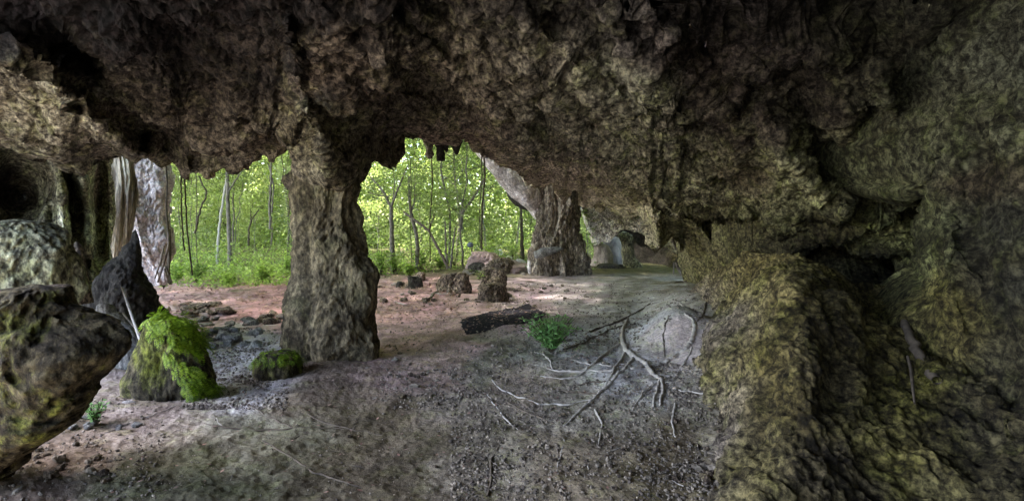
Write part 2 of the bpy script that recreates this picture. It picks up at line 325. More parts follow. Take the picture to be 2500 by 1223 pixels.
roof_tint = cmix([(60, 40, .02, .015, .019), (350, 120, .022, .017, .018), (500, 60, .024, .018, .019), (250, 20, .02, .015, .018), (620, 200, .04, .031, .027), (720, 60, .035, .027, .026), (950, 20, .05, .04, .038), (1250, 20, .08, .068, .06), (1500, 10, .07, .06, .055), (2330, 260, .06, .06, .045), (2400, 60, .03, .03, .025), (2060, 30, .04, .037, .03), (2250, 60, .06, .06, .045), (2150, 130, .09, .085, .06), (1900, 40, .045, .037, .034), (1750, 30, .11, .09, .09), (2160, 400, .10, .09, .05), (500, 330, .11, .09, .07), (120, 280, .34, .32, .25), (250, 350, .36, .33, .27), (600, 390, .26, .22, .17), (780, 330, .25, .22, .15), (820, 180, .25, .20, .16), (1000, 250, .20, .16, .13),
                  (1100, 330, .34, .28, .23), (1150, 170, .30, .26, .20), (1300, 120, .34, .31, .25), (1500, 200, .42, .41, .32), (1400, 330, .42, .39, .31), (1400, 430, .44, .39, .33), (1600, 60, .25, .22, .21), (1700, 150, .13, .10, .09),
                  (1700, 450, .50, .48, .33), (1560, 520, .50, .46, .33), (1550, 350, .42, .40, .30), (1800, 310, .11, .085, .08), (1820, 430, .16, .13, .09), (1900, 370, .46, .46, .28), (1990, 470, .48, .48, .28), (2080, 430, .11, .10, .06), (2000, 260, .08, .065, .055), (1900, 120, .08, .065, .06), (2200, 240, .13, .135, .09), (1870, 550, .20, .2, .11), (1800, 560, .12, .11, .06), (1900, 608, .035, .03, .02), (2000, 600, .05, .04, .025), (2080, 560, .13, .12, .06), (2160, 570, .24, .27, .13), (1800, 610, .15, .14, .07), (1740, 660, .14, .125, .055), (1690, 600, .18, .16, .08), (2000, 645, .06, .05, .03), (2150, 670, .05, .045, .03), (2350, 100, .25, .26, .2)])  # shade at top, corners, crease and tunnel put into the rock colour
xs = np.unique(np.r_[np.linspace(-900, -40, 60), np.arange(-40, 2330, 2.9), np.linspace(2330, 3400, 90)])
trow = np.r_[np.linspace(0, .72, 50, endpoint=False), np.linspace(.72, 1, 260)]
up = [(0, .06, .01), (0, .16, .05), (0, .35, .2), (0, .6, .6), (0, .8, 1.4), (0, 1.1, 3.2), (0, 1.6, 6.5)]
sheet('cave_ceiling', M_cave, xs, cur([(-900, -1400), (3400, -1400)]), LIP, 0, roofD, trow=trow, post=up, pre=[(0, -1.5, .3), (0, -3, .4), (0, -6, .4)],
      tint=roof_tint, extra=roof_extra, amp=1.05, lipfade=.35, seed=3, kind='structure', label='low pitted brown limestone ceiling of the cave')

# right hand wall in front of the ceiling
rw = rbf([(2240, 520, 4.7), (2250, 620, 4.5), (2262, 720, 4.2), (2320, 420, 4.0), (2330, 600, 3.8), (2330, 860, 3.75), (2420, 200, 3.7), (2500, 50, 3.3), (2500, 300, 3.2), (2500, 600, 3.0), (2420, 500, 3.5), (2440, 760, 3.35), (2420, 930, 3.5), (2500, 980, 3.1), (2800, 100, 2.4), (2800, 600, 2.4), (2800, 1100, 2.3), (3400, 600, 1.8)])
wall_tint = cmix([(2470, 100, .13, .14, .11), (2370, 350, .17, .18, .12), (2285, 560, .20, .22, .12), (2275, 640, .19, .21, .10), (2420, 430, .08, .065, .045), (2310, 720, .18, .16, .06), (2400, 650, .06, .055, .035), (2470, 550, .06, .06, .045), (2480, 700, .045, .045, .035), (2300, 820, .15, .13, .05), (2450, 850, .07, .065, .04), (2240, 600, .05, .05, .03)], 45)
def rwx(X, Y):
    e = np.exp(-((X-2243)/14.)**2)*.9
    e = e+seg(X, Y, [(2380, 400), (2370, 520), (2400, 700)], 34)*.16+seg(X, Y, [(2345, 700), (2380, 800)], 24)*.1-seg(X, Y, [(2290, 480), (2300, 640)], 26)*.2
    return e
sheet('cave_wall_right', M_cave, np.unique(np.r_[np.arange(2238, 2560, 3.2), np.linspace(2560, 3400, 60)]),
      cur([(2238, 505), (2260, 475), (2300, 400), (2350, 300), (2400, 205), (2450, 110), (2500, 25), (2600, -120), (3400, -900)]),
      cur([(2238, 640), (2262, 735), (2290, 800), (2330, 875), (2400, 925), (2500, 990), (2800, 1200), (3400, 1700)]), 300, rw, extra=rwx,
      pre=[(.0, .1, .01), (.05, .3, .0), (.2, 1.2, .05), (.4, 3., .3)], post=[(0, .1, -.03), (0, .3, -.12), (0, .9, -.5)], tint=wall_tint, amp=.6, fine=1.1, seed=11, lipfade=.5,
      kind='structure', label='rough greenish cave wall closing the right side')

# mound of earth-coated rock at the right
G = lambda X, Y: 2000./(Y-YH)
mp_ = [(1640, 770, 9.8), (1640, 900, 6.2), (1640, 1100, 3.95), (1640, 1400, 2.6), (1690, 740, 10.2), (1695, 830, 7.2), (1695, 900, 5.9), (1715, 1000, 4.5), (1725, 1200, 3.2), (1725, 1450, 2.4),
       (1745, 700, 9.4), (1760, 740, 7.8), (1750, 800, 6.3), (1750, 900, 5.0), (1765, 1000, 4.1), (1770, 1200, 3.0), (1770, 1450, 2.3),
       (1830, 650, 7.2), (1830, 720, 5.9), (1830, 850, 4.5), (1840, 1000, 3.6), (1840, 1223, 2.75), (1930, 635, 5.6), (1930, 700, 4.3), (1930, 850, 3.6), (1930, 1050, 3.15), (1930, 1300, 2.6),
       (2050, 670, 5.4), (2050, 760, 4.2), (2050, 900, 3.65), (2060, 1100, 3.0), (2060, 1400, 2.45), (2140, 700, 5.6), (2140, 850, 4.1), (2140, 1000, 3.5), (2160, 1200, 2.85), (2240, 715, 5.2), (2210, 820, 4.4), (2270, 900, 4.0), (2250, 1050, 3.2), (2260, 1300, 2.55),
       (2330, 900, 3.9), (2400, 950, 3.55), (2400, 1100, 3.0), (2500, 1010, 3.2), (2500, 1223, 2.5), (2800, 1150, 2.5), (2800, 1500, 2.0)]
mound_tint = cmix([(1750, 790, 0.288, 0.246, 0.187), (1735, 950, 0.24, 0.2, 0.145), (1790, 900, 0.272, 0.231, 0.119), (1860, 680, 0.304, 0.254, 0.111), (1800, 740, 0.288, 0.246, 0.119), (1950, 650, 0.288, 0.246, 0.102), (1900, 760, 0.208, 0.177, 0.076), (2000, 790, 0.112, 0.092, 0.047), (1850, 900, 0.16, 0.131, 0.047), (1930, 1000, 0.104, 0.085, 0.034), (2050, 950, 0.112, 0.092, 0.051), (2110, 800, 0.16, 0.139, 0.051), (2080, 710, 0.12, 0.1, 0.047), (2200, 950, 0.16, 0.142, 0.047), (2160, 1080, 0.16, 0.139, 0.051), (2180, 750, 0.104, 0.085, 0.038), (1820, 1150, 0.152, 0.131, 0.06), (2000, 1180, 0.112, 0.092, 0.055), (2250, 1150, 0.16, 0.142, 0.064), (2400, 1150, 0.096, 0.085, 0.047), (2420, 1000, 0.096, 0.085, 0.051), (1680, 760, 0.32, 0.269, 0.272), (1690, 1100, 0.208, 0.177, 0.162)], 45)  # lit left and top, shaded right side put into the colour
moundD = rbf(mp_)
def mx(X, Y):
    return seg(X, Y, [(1975, 690), (2030, 830), (2040, 980)], 30)*.12-seg(X, Y, [(1760, 820), (1770, 900)], 24)*.15+seg(X, Y, [(1700, 930), (1722, 1100), (1730, 1250)], 10)*.1-seg(X, Y, [(2265, 900), (2400, 960), (2500, 1040)], 22)*.2
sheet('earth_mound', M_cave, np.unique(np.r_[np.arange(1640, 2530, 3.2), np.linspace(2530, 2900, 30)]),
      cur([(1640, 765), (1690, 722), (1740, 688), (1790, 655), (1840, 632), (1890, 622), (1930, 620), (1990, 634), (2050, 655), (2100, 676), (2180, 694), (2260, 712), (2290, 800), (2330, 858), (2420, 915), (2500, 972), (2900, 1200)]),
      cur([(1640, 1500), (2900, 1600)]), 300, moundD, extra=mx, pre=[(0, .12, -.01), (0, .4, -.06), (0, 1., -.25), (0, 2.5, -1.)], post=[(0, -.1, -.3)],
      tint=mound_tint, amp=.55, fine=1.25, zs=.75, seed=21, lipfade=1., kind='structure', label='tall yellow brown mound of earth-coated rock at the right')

# left wall with hanging draperies of rock
lw = rbf([(-800, 300, 6), (-800, 800, 6), (-200, 350, 8), (-200, 700, 7.0), (20, 350, 8.6), (60, 480, 10.2), (20, 560, 9), (120, 420, 9.3), (140, 380, 8.5), (150, 480, 8.6), (190, 400, 8.4), (200, 600, 8.4), (240, 480, 9.6), (250, 650, 9.2), (290, 450, 10.2), (290, 640, 9.8), (330, 400, 11), (330, 640, 11), (150, 750, 7), (300, 760, 8.4)])
def lwx(X, Y):
    P = np.stack([X/26., Y/260., 0*X], -1); return -(ridged(P, 5)-.5)*.45-seg(X, Y, [(140, 400), (152, 500), (160, 620)], 9)*.5-seg(X, Y, [(205, 440), (213, 520), (212, 620)], 8)*.45+seg(X, Y, [(245, 400), (248, 620)], 16)*.5+seg(X, Y, [(170, 420), (178, 540)], 9)*.5
left_tint = cmix([(20, 450, .06, .05, .05), (100, 480, .08, .07, .055), (120, 420, .3, .29, .22), (140, 560, .4, .4, .3), (145, 500, .5, .5, .38), (270, 560, .4, .41, .3), (180, 460, .36, .36, .26), (210, 520, .58, .6, .5), (245, 500, .2, .18, .13), (300, 480, .45, .45, .33), (200, 640, .3, .29, .22), (300, 650, .25, .24, .18), (100, 720, .2, .2, .15)], 25)  # recess shade put into the tint; rest lightened to offset shadow
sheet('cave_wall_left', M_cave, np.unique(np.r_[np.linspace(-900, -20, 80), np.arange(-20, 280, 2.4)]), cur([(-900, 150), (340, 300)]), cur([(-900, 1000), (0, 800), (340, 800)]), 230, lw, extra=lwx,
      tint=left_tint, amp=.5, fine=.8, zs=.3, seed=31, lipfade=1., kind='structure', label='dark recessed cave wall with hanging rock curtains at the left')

# rear shell round the photographer: ceiling and side walls out of view; gaps behind and left added to light the cave
def slab(name, P0, U, V, nu, nv, label):
    u, v = np.meshgrid(np.linspace(0, 1, nu), np.linspace(0, 1, nv)); P = np.array(P0)+u[..., None]*np.array(U)+v[..., None]*np.array(V)
    P = P+gridn(P)*rockdisp(P, 1.0, 1, 9, 0)[..., None]
    link(name, mesh_np(name, P, gridq(nv, nu), True, np.full((nu*nv, 3), .22)), M_cave, kind='structure', label=label)
slab('cave_ceiling_rear', (-5.5, -6, 4.3), (14, 0, 0), (0, 9.5, .3), 90, 40, 'cave ceiling above and behind the viewer')
slab('cave_wall_rear', (-2.5, -5, -.6), (9.5, 0, 0), (0, 0, 5.5), 60, 30, 'unseen cave back wall behind the viewer, cut short to let light in')
slab('cave_wall_rear_left', (-6, -4.6, -.6), (0, 2.4, 0), (0, 0, 5.5), 40, 30, 'unseen cave side wall behind the viewer on the left, cut short to let light in')
slab('cave_wall_rear_right', (6.6, -7, -.6), (0, 14, 0), (0, 0, 5.5), 60, 30, 'cave side wall behind the viewer on the right')

# ------------------------------------------------------------------ floor and forest ground
xsf = np.unique(np.r_[np.linspace(-1500, -60, 60), np.arange(-60, 2560, 3.6), np.linspace(2560, 4000, 50)])
Yr = np.r_[np.linspace(2400, 1500, 30, endpoint=False), np.linspace(1500, 700, 330, endpoint=False), np.linspace(700, 566, 110)]
Xg = np.broadcast_to(xsf[None], (len(Yr), len(xsf))); Dg = np.broadcast_to((2000./(Yr-YH))[:, None], Xg.shape)
xg = (Xg-1250)/F*Dg; P = np.stack([xg, Dg, gz(xg, Dg)], -1)
P[..., 2] += fine_z(xg, Dg)
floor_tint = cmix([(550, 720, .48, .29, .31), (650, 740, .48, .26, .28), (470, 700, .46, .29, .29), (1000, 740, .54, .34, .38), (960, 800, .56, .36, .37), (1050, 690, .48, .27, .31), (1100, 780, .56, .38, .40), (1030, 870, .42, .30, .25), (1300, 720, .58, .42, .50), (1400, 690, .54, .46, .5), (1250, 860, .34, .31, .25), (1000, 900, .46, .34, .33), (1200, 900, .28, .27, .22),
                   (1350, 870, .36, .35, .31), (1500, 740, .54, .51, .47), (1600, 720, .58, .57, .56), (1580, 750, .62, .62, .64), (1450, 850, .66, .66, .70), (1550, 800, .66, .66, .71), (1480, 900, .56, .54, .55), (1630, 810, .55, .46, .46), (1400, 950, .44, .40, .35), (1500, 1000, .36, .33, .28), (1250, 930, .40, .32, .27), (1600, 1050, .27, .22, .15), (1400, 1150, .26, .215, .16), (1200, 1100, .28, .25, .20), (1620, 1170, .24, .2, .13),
                   (550, 880, .60, .56, .62), (600, 850, .55, .52, .58), (560, 945, .52, .49, .5), (350, 1000, .44, .36, .33), (250, 1090, .33, .26, .21), (450, 1040, .46, .39, .33), (600, 1020, .32, .31, .24), (500, 1140, .13, .13, .08), (350, 1180, .13, .125, .08), (150, 1160, .2, .15, .12), (600, 1200, .12, .115, .07), (700, 980, .22, .175, .13), (800, 930, .18, .14, .11), (850, 1050, .16, .135, .09), (750, 1150, .13, .11, .075), (950, 1000, .2, .16, .115), (1000, 1150, .12, .10, .07), (1100, 1000, .30, .26, .22), (700, 1080, .29, .28, .20), (1650, 680, .34, .31, .24), (1550, 660, .32, .30, .24), (1700, 1000, .3, .27, .22), (550, 650, .10, .11, .04), (1000, 640, .12, .11, .06), (1200, 620, .12, .11, .06)], 40)  # root area whitened so the tint carries the light falling there
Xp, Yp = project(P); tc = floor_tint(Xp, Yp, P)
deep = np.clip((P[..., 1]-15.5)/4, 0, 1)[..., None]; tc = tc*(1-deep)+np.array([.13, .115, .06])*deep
link('cave_floor', mesh_np('cave_floor', P, gridq(*Xg.shape), True, tc), M_floor, kind='structure', label='bare earth floor of the cave running out to the forest')
u, v = np.meshgrid(np.linspace(-60, 60, 70), np.linspace(-40, 1.2, 40)); Pr = np.stack([u, v, -.12+0*u], -1)
link('cave_floor_rear', mesh_np('cave_floor_rear', Pr, gridq(40, 70), True, np.full((2800, 3), .25)), M_floor, kind='structure', label='unseen earth floor behind the viewer, added to bounce light')  # unseen ground, added to bounce daylight into the cave

# ------------------------------------------------------------------ closed rocks described by their outline
def rockcol(name, mat, rows, D, ratio=.8, amp=.5, fine=.8, zs=.5, seed=0, nr=200, ns=260, flute=0., cap=True, lean=0., facet=.0, shrink=.95, **tags):
    a = np.array(rows, float); Y = np.linspace(a[0, 0], a[-1, 0], nr)
    xl = np.interp(Y, a[:, 0], a[:, 1]); xr = np.interp(Y, a[:, 0], a[:, 2]); 
    th = np.linspace(0, 2*math.pi, ns, endpoint=False)
    t = np.linspace(0, 1, nr)
    Dd = D+lean*(1-t)
    wv = (xr-xl)/2/F*Dd*shrink; cx = ((xl+xr)/2-1250)/F*Dd
    if cap: 
        tt = np.clip(np.arange(nr)/nr/.06, 0, 1); wv = wv*np.sqrt(np.clip(1-(1-tt)**2, .02, 1))
    R = (np.abs(np.cos(th))**2.6+np.abs(np.sin(th))**2.6)**(-1/2.6)
    x = cx[:, None]+wv[:, None]*np.cos(th)*R; y = Dd[:, None]-wv[:, None]*ratio*np.sin(th)*R; z = (EYE+(YH-Y)/F*Dd)[:, None]+0*x
    P = np.stack([x, y, z], -1); C = np.stack([cx, Dd, z[:, 0]], -1)[:, None]
    n = P-C; n /= np.linalg.norm(n, axis=-1, keepdims=True)+1e-6
    n[..., 2] += .25; 
    d = rockdisp(P*1.0+seed*3.1, amp, zs, seed, fine)+(worley(P*np.array([1, 1, .8])*(.9/max(.25, wv.max()))+seed, seed)-.55)*facet*wv.max()
    d = d-d.mean()
    if flute: 
        q = np.stack([np.cos(th)*flute+0*x, np.sin(th)*flute+0*x, z*.5], -1); d = d+(ridged(q, seed+4)-.6)*.12*amp*2
    sc = np.clip(wv/ max(1e-3, wv.max()*.5), .15, 1)[:, None]
    P = P+n*(d*sc)[..., None]
    if cap: P[0] = P[0].mean(0)
    loc = np.array([cx[-1], D, P[-1, :, 2].min()]); me = mesh_np(name, P-loc, gridq(nr, ns, True), True)
    return link(name, me, mat, loc=loc, **tags)

rockcol('rock_pillar', M_pillar, [(300, 730, 900), (380, 732, 884), (408, 738, 876), (430, 736, 880), (470, 730, 874), (520, 722, 874), (560, 722, 872), (620, 728, 888), (680, 722, 912), (740, 718, 926), (790, 706, 922), (830, 698, 920), (850, 704, 926), (868, 712, 926), (885, 716, 924)], 6.45, .8, amp=.62, fine=.75, zs=.7, facet=.1, shrink=.90, seed=4, nr=330, ns=420, flute=2., cap=False,
        label='thick brown rock pillar holding up the ceiling between the left and the middle opening', cat='rock pillar')
fp = rockcol('rock_pillar', M_farp, [(430, 1300, 1420), (470, 1306, 1424), (500, 1314, 1420), (540, 1318, 1416), (570, 1306, 1414), (600, 1298, 1418), (625, 1294, 1420), (650, 1300, 1426), (664, 1302, 1430), (672, 1300, 1434)], 18.3, .8, amp=1.1, fine=1.1, zs=.45, facet=.2, seed=8, nr=220, ns=260, flute=5, cap=False,
        label='distant grey and tan fluted rock pillar right of the middle opening', cat='rock pillar')
rockcol('flowstone_column', M_pale, [(330, 286, 406), (380, 294, 410), (420, 296, 414), (470, 298, 414), (520, 295, 413), (560, 296, 417), (600, 308, 417), (640, 330, 412), (670, 354, 408), (695, 362, 408)], 12.6, .7, amp=.6, fine=1.2, zs=.8, seed=12, flute=2, cap=False,
        label='pale streaked flowstone column at the left edge of the left opening', cat='rock column')
rockcol('rock_curtain', rock_mat('greenish_curtain_rock', (.68, .66, .56), (.36, .38, .2), .4, contrast=.4, stretch=.3, streak=.7), [(330, 262, 306), (400, 268, 322), (440, 272, 328), (500, 274, 326), (560, 272, 322), (610, 270, 314), (640, 272, 300), (700, 275, 300)], 10.8, .6, amp=.5, fine=.5, zs=.25, seed=14, flute=4, cap=False,
        label='green tinged rock curtain hanging left of the pale column', cat='rock curtain')
rockcol('pointed_boulder', M_dark, [(560, 326, 334), (575, 322, 337), (592, 318, 340), (604, 300, 342), (618, 292, 346), (634, 280, 348), (650, 262, 352), (680, 240, 362), (715, 226, 374), (760, 220, 386), (800, 222, 390), (840, 230, 392)], 7.5, .7, amp=.5, fine=1.3, zs=.7, facet=.3, shrink=1.0, seed=16,
        label='black pointed boulder in front of the pale column', cat='boulder')
rockcol('mossy_boulder', M_olive, [(692, 30, 140), (704, -20, 175), (722, -60, 168), (750, -90, 198), (790, -120, 234), (830, -140, 262), (870, -150, 266), (910, -160, 252), (950, -170, 226), (1000, -180, 190), (1060, -190, 126), (1120, -200, 56), (1180, -210, -4)], 3.0, .5, amp=.6, zs=.9, fine=1.1, facet=.3, shrink=.9, seed=18, nr=260, ns=360,
        label='large dark mossy boulder filling the lower left corner', cat='boulder')
rockcol('rock_ledge', rock_mat('green_grey_ledge_rock', (.33, .34, .24), (.16, .19, .08), .5, streak=.4), [(535, 10, 60), (545, -50, 108), (570, -90, 148), (610, -110, 176), (650, -120, 196), (700, -120, 206), (740, -120, 200)], 5.6, .6, amp=.7, zs=.6, facet=.3, seed=22, nr=220, ns=300,
        label='rounded grey green rock ledge above the mossy boulder at the far left', cat='boulder')
rockcol('stalagmite', M_brownrock, [(590, 183, 192), (605, 174, 202), (640, 174, 206), (680, 168, 214), (740, 160, 222)], 6.6, .9, amp=.22, zs=.4, seed=24, nr=90, ns=90, label='stubby brown stalagmite beside the grey green ledge', cat='stalagmite')
rockcol('stalagmite', M_brownrock, [(566, 146, 160), (590, 132, 172), (640, 130, 182), (700, 124, 190)], 6.1, .9, amp=.26, zs=.4, seed=26, nr=90, ns=90, label='wide knobbly stalagmite leaning on the grey green ledge', cat='stalagmite')
rockcol('flat_topped_rock', M_brownrock, [(694, 118, 160), (700, 112, 172), (730, 112, 180), (750, 108, 190)], 3.2, .7, amp=.14, seed=27, nr=70, ns=90, label='small square brown rock lying on top of the mossy boulder', cat='rock')
rockcol('grey_slab', M_grey, [(780, 262, 290), (800, 262, 318), (830, 268, 342), (850, 280, 350), (880, 286, 344), (910, 290, 330)], 5.75, .9, amp=.24, seed=28, nr=90, ns=110, label='smooth pale grey slab wedged between the mossy boulder and the ferny rock', cat='rock')
rockcol('grey_rock', M_grey, [(740, 240, 262), (752, 236, 272), (790, 232, 284), (830, 240, 290)], 6.6, .9, amp=.24, seed=29, nr=70, ns=80, label='angular blue grey rock at the foot of the black pointed boulder', cat='rock')
rockcol('grey_rock', M_grey, [(762, 272, 290), (770, 262, 300), (800, 258, 310), (840, 260, 318)], 6.3, .9, amp=.2, seed=30, nr=70, ns=80, label='low grey rock above the pale grey slab', cat='rock')

fr = rockcol('ferny_rock', M_olive, [(768, 370, 420), (780, 362, 448), (810, 356, 468), (850, 346, 482), (890, 338, 492), (930, 330, 498), (960, 328, 500), (985, 336, 496), (1010, 345, 480)], 4.9, .8, amp=.5, facet=.3, seed=33, nr=160, ns=200,
        label='dark rock with bright green ferns running down its right side', cat='rock')
fr2 = rockcol('ferny_rock', M_olive, [(858, 650, 712), (866, 630, 728), (885, 622, 736), (905, 620, 738), (925, 626, 732), (945, 640, 720)], 5.6, .8, amp=.4, facet=.3, seed=35, nr=90, ns=120,
        label='low rock capped with bright ferns just left of the big pillar foot', cat='rock')

rockcol('flowstone_face', M_pale, [(478, 1296, 1322), (510, 1306, 1330), (545, 1312, 1338), (580, 1302, 1334), (610, 1291, 1328), (640, 1289, 1316), (668, 1290, 1312)], 18.25, 1.1, amp=.5, fine=.8, zs=.5, seed=9, nr=80, ns=80, label='pale lilac flowstone running down the left edge of the distant pillar', cat='flowstone')
# far right opening: pale leaning wall, arch, boot shaped rock
fa = rbf([(1420, 470, 20), (1425, 515, 21), (1460, 590, 22), (1500, 540, 20), (1560, 500, 18), (1600, 560, 18), (1680, 600, 17), (1680, 480, 16)])
fa_t = cmix([(1440, 540, .72, .70, .74), (1480, 560, .74, .68, .66), (1510, 530, .62, .56, .5), (1560, 540, .34, .34, .26), (1600, 560, .32, .33, .18), (1640, 560, .34, .31, .2)], 25)
sheet('cave_wall_far', M_cave, np.arange(1424, 1690, 2.4), cur([(1400, 440), (1690, 440)]), cur([(1420, 505), (1428, 522), (1436, 550), (1448, 575), (1460, 598), (1472, 592), (1490, 592), (1500, 580), (1512, 566), (1535, 562), (1548, 570), (1556, 568), (1570, 572), (1600, 600), (1612, 602), (1640, 602), (1690, 640)]), 110, fa,
      tint=fa_t, amp=.9, fine=1.4, zs=.5, seed=44, lipfade=.3, post=[(0, .5, .02), (0, 1.5, .4), (0, 3, 2.5)], kind='structure', label='far cave wall with pale pitted face past the distant pillar')
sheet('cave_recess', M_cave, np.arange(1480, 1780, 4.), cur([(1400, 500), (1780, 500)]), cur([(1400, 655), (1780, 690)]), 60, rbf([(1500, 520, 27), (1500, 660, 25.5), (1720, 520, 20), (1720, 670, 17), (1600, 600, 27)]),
      tint=cmix([(1600, 600, .03, .024, .02), (1720, 650, .08, .065, .035)]), amp=.9, seed=45, lipfade=1., kind='structure', label='dark back of the recess beneath the far arch')  # shade of the recess put into the near-black tint
rockcol('pale_boulder', M_paleblob, [(578, 1490, 1512), (590, 1478, 1522), (610, 1470, 1528), (630, 1466, 1530), (646, 1462, 1530)], 23.0, .8, amp=.7, fine=.5, seed=47, nr=80, ns=100, label='pale pinkish boulder beneath the far arch', cat='boulder')
rockcol('pale_boulder', rock_mat('tan_boulder_rock', (.45, .37, .32), (.4, .38, .3), .3, contrast=.3), [(588, 1452, 1462), (600, 1450, 1486), (625, 1446, 1494), (640, 1440, 1496), (648, 1440, 1500)], 22.6, .8, amp=.7, fine=.5, seed=48, nr=80, ns=100, label='tan boulder on the red soil at the edge of the far opening', cat='boulder')
rockcol('boot_shaped_rock', rock_mat('olive_far_rock', (.27, .26, .17), (.2, .19, .07), .4, streak=.4), [(564, 1512, 1530), (575, 1506, 1544), (600, 1516, 1544), (625, 1520, 1550), (646, 1520, 1564), (656, 1515, 1570)], 21.5, .9, amp=.7, fine=.5, seed=49, nr=90, ns=110, label='olive boot shaped rock leg beneath the far arch', cat='boulder')
for k, (r, lb) in enumerate([([(622, 1414, 1436), (630, 1412, 1442), (642, 1412, 1444)], 'small round brown rock right of the distant pillar foot'), ([(642, 1478, 1500), (647, 1458, 1520), (654, 1454, 1524)], 'long dark flat rock in front of the pale boulder')]):
    rockcol('low_rock', M_dark if k else M_brownrock, r, 21.0, .9, amp=.4, fine=.5, seed=50+k, nr=40, ns=70, label=lb, cat='rock')
# shelf rock and grey lobe on the far pillar
rockcol('rock_shelf', M_grey, [(602, 1340, 1372), (607, 1322, 1378), (616, 1306, 1362), (630, 1304, 1326)], 17.35, .4, amp=.6, fine=.6, seed=55, nr=50, ns=80, label='grey shelf of rock jutting from the distant pillar', cat='rock shelf')

def rocktube(name, mat, pts, rad, amp=.4, seed=0, n=90, ns=60, flat=1., zs=.6, **tags):
    p = smooth_path([at(*q) for q in pts], n); r = np.interp(np.linspace(0, 1, n), np.linspace(0, 1, len(rad)), rad)
    t = np.gradient(p, axis=0); t /= np.linalg.norm(t, axis=1, keepdims=True); a = np.cross(t, [0, 1, 0]); a /= np.linalg.norm(a, axis=1, keepdims=True)+1e-9; b = np.cross(t, a)
    th = np.linspace(0, 2*math.pi, ns, endpoint=False); nn = np.cos(th)[None, :, None]*a[:, None]+flat*np.sin(th)[None, :, None]*b[:, None]
    P = p[:, None]+nn*r[:, None, None]; P = P+nn*rockdisp(P, amp, zs, seed, .8)[..., None]
    P[0] = P[0].mean(0); P[-1] = P[-1].mean(0)
    loc = p[0]; return link(name, mesh_np(name, P-loc, gridq(n, ns, True)), mat, loc=loc, **tags)
rocktube('leaning_rock_arch', M_pale, [(1170, 350, 17.5), (1215, 400, 17.8), (1255, 440, 18), (1285, 470, 18.2), (1312, 500, 18.4), (1326, 530, 18.4)], [.25, .3, .42, .5, .42, .3], .35, 57, flat=1.3, zs=.3, label='pale lilac leaning rock arch joining the distant pillar', cat='rock arch')
rocktube('leaning_rock_arch', M_dark, [(1240, 440, 19.2), (1262, 480, 19.2), (1285, 496, 19.2), (1312, 506, 19.2)], [.15, .28, .3, .2], .3, 58, label='dark underside of rock hanging behind the pale leaning arch', cat='rock arch')
for k, (X, Y0, Y1, r, m, lb) in enumerate([(1048, 345, 388, .085, M_farp, 'grey stalactite with a knobbed end, leftmost under the middle opening roof'), (1075, 345, 394, .10, M_dark, 'dark blunt stalactite in the middle of the three'), (1113, 345, 378, .07, M_dark, 'dark pointed stalactite, rightmost of the three'), (1088, 345, 372, .06, M_dark, 'short dark stub beside the blunt stalactite'), (1176, 500-138, 500-115, .06, M_brownrock, 'tiny brown rock tooth on the right side of the middle opening')]):
    D = 9.5
    rads = [r*1.6, r, r*.8, r*1.15, r*.5] if k == 0 else ([r*1.5, r*.9, r, r*.95] if k == 1 else [r*1.8, r, r*.7, r*.25])
    rocktube('stalactite', m, [(X, Y0, D), (X+1, (Y0+Y1)/2, D), (X+2, Y1, D)], rads, .12, 60+k, n=50, ns=30, label=lb, cat='stalactite')

# ------------------------------------------------------------------ middle ground boulders
def gnd(Yb): return 2000./(Yb-YH)
def gb(name, mat, x0, x1, yt, yb, seed, label, cat='boulder', amp=.3, ratio=.8, peak=None, prof='block'):
    D = float(hit((x0+x1)/2, yb)[1])+ (x1-x0)/2/F*6*ratio*.4
    h = yb-yt; w_ = x1-x0
    if peak is None: peak = .3+.4*((seed*37 % 11)/11)
    px = x0+w_*peak; f = .5 if prof == 'hump' else .8
    return rockcol(name, mat, [(yt, px-w_*.12*f*2, px+w_*.12*f*2), (yt+h*.15, px-(px-x0)*f*.8, px+(x1-px)*f*.8), (yt+h*.4, px-(px-x0)*(f+.1), px+(x1-px)*(f+.08)), (yt+h*.75, x0+w_*.02, x1-w_*.01), (yb+h*.25, x0, x1-w_*.03)], D, ratio, facet=.55, amp=amp*w_/F*D*2.0, fine=.9, zs=.8, seed=seed, nr=110, ns=150, label=label, cat=cat)
gb('block_boulder', M_brownrock, 1070, 1146, 664, 712, 71, 'square brown boulder on the red soil in the middle opening', amp=.42)
gb('block_boulder', M_brownrock, 1162, 1238, 692, 734, 72, 'squat brown boulder nearest the dark mat', amp=.42)
gb('jagged_rock', M_brownrock, 1165, 1232, 655, 705, 73, 'jagged dark rock standing behind the squat boulder', amp=.5)
gb('jagged_rock', M_brownrock, 1184, 1246, 630, 668, 74, 'jagged rock with a dark hollow on the heap', amp=.75)
gb('rounded_rock', M_dark, 1145, 1196, 640, 664, 75, 'rounded blackish rock at the left of the heap')
gb('earth_heap', rock_mat('pink_earth', (.45, .33, .32), (.3, .24, .2), .4, contrast=.2), 1136, 1305, 614, 662, 76, 'pinkish heap of earth and stones at the rim of the middle opening', 'heap', amp=.16, peak=.2, prof='hump')
gb('grey_boulder', M_paleblob, 1254, 1286, 631, 650, 77, 'pale grey oval boulder left of the distant pillar')
gb('grey_boulder', M_paleblob, 1233, 1251, 623, 638, 78, 'small pale lilac stone on top of the heap')
gb('grey_boulder', M_paleblob, 1205, 1228, 608, 622, 79, 'light stone at the top of the earth heap')
gb('heap_rock', M_brownrock, 1216, 1258, 628, 660, 91, 'brown rock low on the right side of the earth heap', 'rock')
gb('heap_rock', rock_mat('tan_heap_rock', (.36, .30, .26), (.3, .25, .2), .3, contrast=.6), 1168, 1206, 608, 634, 92, 'tan broken rock at the top left of the earth heap', 'rock')
gb('heap_rock', M_brownrock, 1150, 1172, 626, 650, 93, 'small brown rock on the left flank of the earth heap', 'rock')
